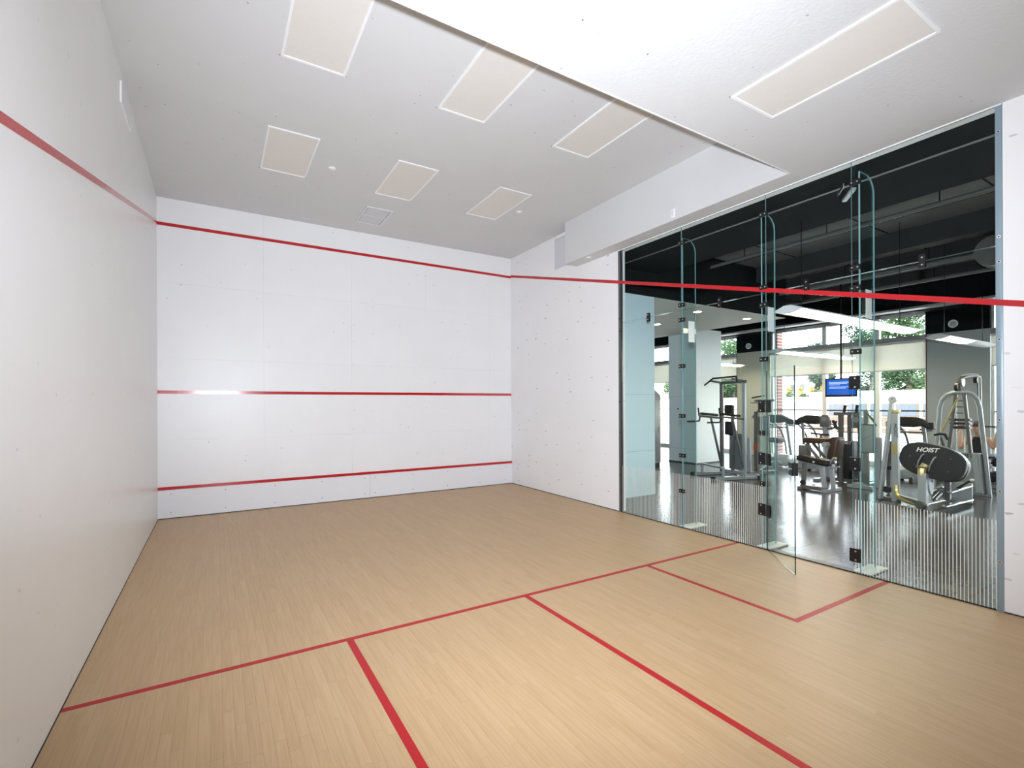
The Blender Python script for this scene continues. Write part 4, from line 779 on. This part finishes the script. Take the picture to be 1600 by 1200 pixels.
# ---- the person on its seat, facing the court and holding the bar
def skin(name, V, E, rad, m, parent, root=0, sub=1):
    me = bpy.data.meshes.new(name); me.from_pydata(V, E, []); o = link('tmp_' + name, me)
    o.modifiers.new('skin', 'SKIN'); sv = me.skin_vertices[0].data
    for i, r_ in enumerate(rad): sv[i].radius = (r_, r_) if not isinstance(r_, tuple) else r_; sv[i].use_root = (i == root)
    s = o.modifiers.new('sub', 'SUBSURF'); s.levels = sub; s.render_levels = sub
    bpy.context.view_layer.update()
    ev = bpy.data.meshes.new_from_object(o.evaluated_get(bpy.context.evaluated_depsgraph_get())); bpy.data.objects.remove(o); ev.name = name
    ev.materials.clear(); ev.materials.append(MATS[m])
    for p_ in ev.polygons: p_.use_smooth = True
    return link(name, ev, parent)
pe = thing('person', (14.05, 3.58, 0.0), 'seated person in a black tank top and grey leggings pulling a bar', 'person')
# joints (local): pelvis, waist, chest, neck, head, shoulders, elbows, wrists, hips, knees, ankles, toes
V = [(0.03, 0, 0.56), (0.02, 0, 0.74), (0.0, 0, 0.95), (-0.02, 0, 1.06), (-0.05, 0, 1.14),
     (0.0, 0.17, 0.99), (-0.06, 0.27, 0.80), (0.10, 0.31, 1.20), (0.0, -0.17, 0.99), (-0.06, -0.25, 0.82), (0.10, -0.27, 1.19),
     (0.0, 0.10, 0.54), (-0.38, 0.16, 0.55), (-0.34, 0.17, 0.10), (-0.46, 0.18, 0.045), (0.0, -0.10, 0.54), (-0.36, -0.19, 0.55), (-0.28, -0.20, 0.10), (-0.42, -0.22, 0.045)]
Ed = [(0, 1), (1, 2), (2, 3), (3, 4), (2, 5), (5, 6), (6, 7), (2, 8), (8, 9), (9, 10), (0, 11), (11, 12), (12, 13), (13, 14), (0, 15), (15, 16), (16, 17), (17, 18)]
rad = [0.13, 0.11, 0.125, 0.052, 0.05, 0.062, 0.043, 0.03, 0.062, 0.043, 0.03, 0.09, 0.062, 0.042, 0.035, 0.09, 0.062, 0.042, 0.035]
body = skin('body', V, Ed, rad, 'skin', pe, 0, 2)
# head with brow, nose and chin
bm = bmesh.new(); bmesh.ops.create_icosphere(bm, subdivisions=3, radius=1.0)
for v_ in bm.verts:
    x, y, z = v_.co; sx, sy, sz = 0.105, 0.082, 0.135
    if z < -0.1: sy *= 1 + 0.32 * (z + 0.1); 
    if x < -0.55: sx *= 0.92
    v_.co = Vector((x * sx, y * sy, z * sz))
    if x < -0.8 and abs(y) < 0.22 and -0.45 < z < 0.12: v_.co.x -= 0.024 * (1 - abs(y) / 0.22)
head = finish(bm, 'head', 'skin', body, (-0.06, 0.0, 1.235), (0, R(-6), R(12)), True)
for s in (-1, 1): ball('eye', (-0.092, s * 0.032, 0.012), (0.008, 0.014, 0.007), 'eye_dark', head, 1); ball('ear', (0.0, s * 0.082, -0.005), (0.02, 0.012, 0.032), 'skin', head, 1)
ball('mouth', (-0.088, 0, -0.065), (0.01, 0.026, 0.008), 'lip', head, 1)
bm = bmesh.new(); bmesh.ops.create_icosphere(bm, subdivisions=3, radius=1.0); bmesh.ops.delete(bm, geom=[v_ for v_ in bm.verts if v_.co.z < 0.22 and v_.co.x < 0.15 or v_.co.z < -0.45], context='VERTS')
bmesh.ops.transform(bm, matrix=Matrix.Translation((0.006, 0, 0.008)) @ Matrix.Diagonal((0.118, 0.094, 0.148, 1)), verts=bm.verts); finish(bm, 'hair', 'hair_dark', head, smooth=True)
skin('ponytail', [(-0.0, 0, 1.30), (0.10, 0.0, 1.28), (0.15, 0.02, 1.15)], [(0, 1), (1, 2)], [0.03, 0.04, 0.02], 'hair_dark', pe)
skin('tank_top', [(0.03, 0, 0.60), (0.02, 0, 0.74), (0.0, 0, 0.95), (0.0, 0.10, 1.03), (0.0, -0.10, 1.03), (-0.01, 0, 1.02)], [(0, 1), (1, 2), (2, 3), (2, 4), (2, 5)], [0.145, 0.125, 0.15, 0.06, 0.06, 0.085], 'cloth_black', pe, 0, 2)
skin('leggings', [(0.03, 0, 0.60), (0.0, 0.10, 0.55), (-0.38, 0.16, 0.56), (-0.345, 0.17, 0.16), (0.0, -0.10, 0.55), (-0.36, -0.19, 0.56), (-0.285, -0.20, 0.16)], [(0, 1), (1, 2), (2, 3), (0, 4), (4, 5), (5, 6)], [0.145, 0.10, 0.074, 0.055, 0.10, 0.074, 0.055], 'cloth_grey', pe, 0, 2)
for yy, xx in ((0.175, -0.40), (-0.21, -0.35)):
    sh = skin('shoe', [(xx + 0.09, yy, 0.055), (xx, yy, 0.05), (xx - 0.11, yy, 0.04)], [(0, 1), (1, 2)], [0.05, 0.045, 0.035], 'letter_white', pe); box('sole', (xx - 0.01, yy, 0.012), (0.27, 0.09, 0.022), 'rubber', sh, None, 0.008)
# hands: palm plus four fingers curled round the bar and a thumb
for s, wv in ((1, Vector((0.10, 0.31, 1.20))), (-1, Vector((0.10, -0.27, 1.19)))):
    bz = 1.262 if s > 0 else 1.252; pv = [tuple(wv), (0.105, wv.y, bz - 0.01)]
    hd = skin('hand', pv, [(0, 1)], [0.028, 0.034], 'skin', body)
    for k in range(4):
        y = wv.y + (k - 1.5) * 0.021; ln = (0.9, 1.05, 1.0, 0.8)[k]; skin('finger', [(0.104, y, bz + 0.008), (0.120, y, bz + 0.032 * ln), (0.148, y, bz + 0.032 * ln), (0.160, y, bz + 0.004)], [(0, 1), (1, 2), (2, 3)], [0.009, 0.009, 0.008, 0.007], 'skin', hd)
    skin('thumb', [(0.105, wv.y - s * 0.03, bz - 0.022), (0.130, wv.y - s * 0.042, bz - 0.016), (0.150, wv.y - s * 0.04, bz - 0.008)], [(0, 1), (1, 2)], [0.011, 0.010, 0.008], 'skin', hd)

# ---- kiosk cabinet and a low bench
t = thing('locker_cabinet', (10.85, 9.75, 0), 'tall dark grey cabinet half hidden by the pale wall at the left', 'cabinet')
box('body', (0.36, 0.3, 1.03), (0.68, 0.6, 1.90), 'shroud_grey', t, None, 0.01); box('plinth', (0.36, 0.3, 0.04), (0.64, 0.56, 0.08), 'rubber', t); box('door', (0.36, -0.012, 1.0), (0.60, 0.024, 1.70), 'silver_dark', t, None, 0.006); prism('top', [(0.02, 1.98), (0.70, 1.98), (0.62, 2.06), (0.40, 2.20), (0.02, 2.20)], 'xz', 0.0, 0.6, 'shroud_grey', t); cyl('handle', (0.60, -0.03, 0.95), (0.60, -0.03, 1.10), 0.012, 'chrome', t, 8)
t = thing('flat_bench', (15.35, 3.45, 0), 'low black flat bench with white rails at the right window', 'bench')
box('pad', (0, 0, 0.50), (1.2, 0.75, 0.20), 'pad_black', t, None, 0.03); 
for s in (-1, 1): bar('rail', (-0.55, s * 0.30, 0.36), (0.55, s * 0.30, 0.30), 0.05, 0.06, 'letter_white', t)
for sx in (-0.5, 0.5):
    for sy in (-0.28, 0.28): bar('leg', (sx, sy, 0.0), (sx, sy, 0.42), 0.06, 0.06, 'silver_dark', t)
box('lower_tray', (0, 0, 0.14), (1.1, 0.6, 0.16), 'rubber', t, None, 0.02)
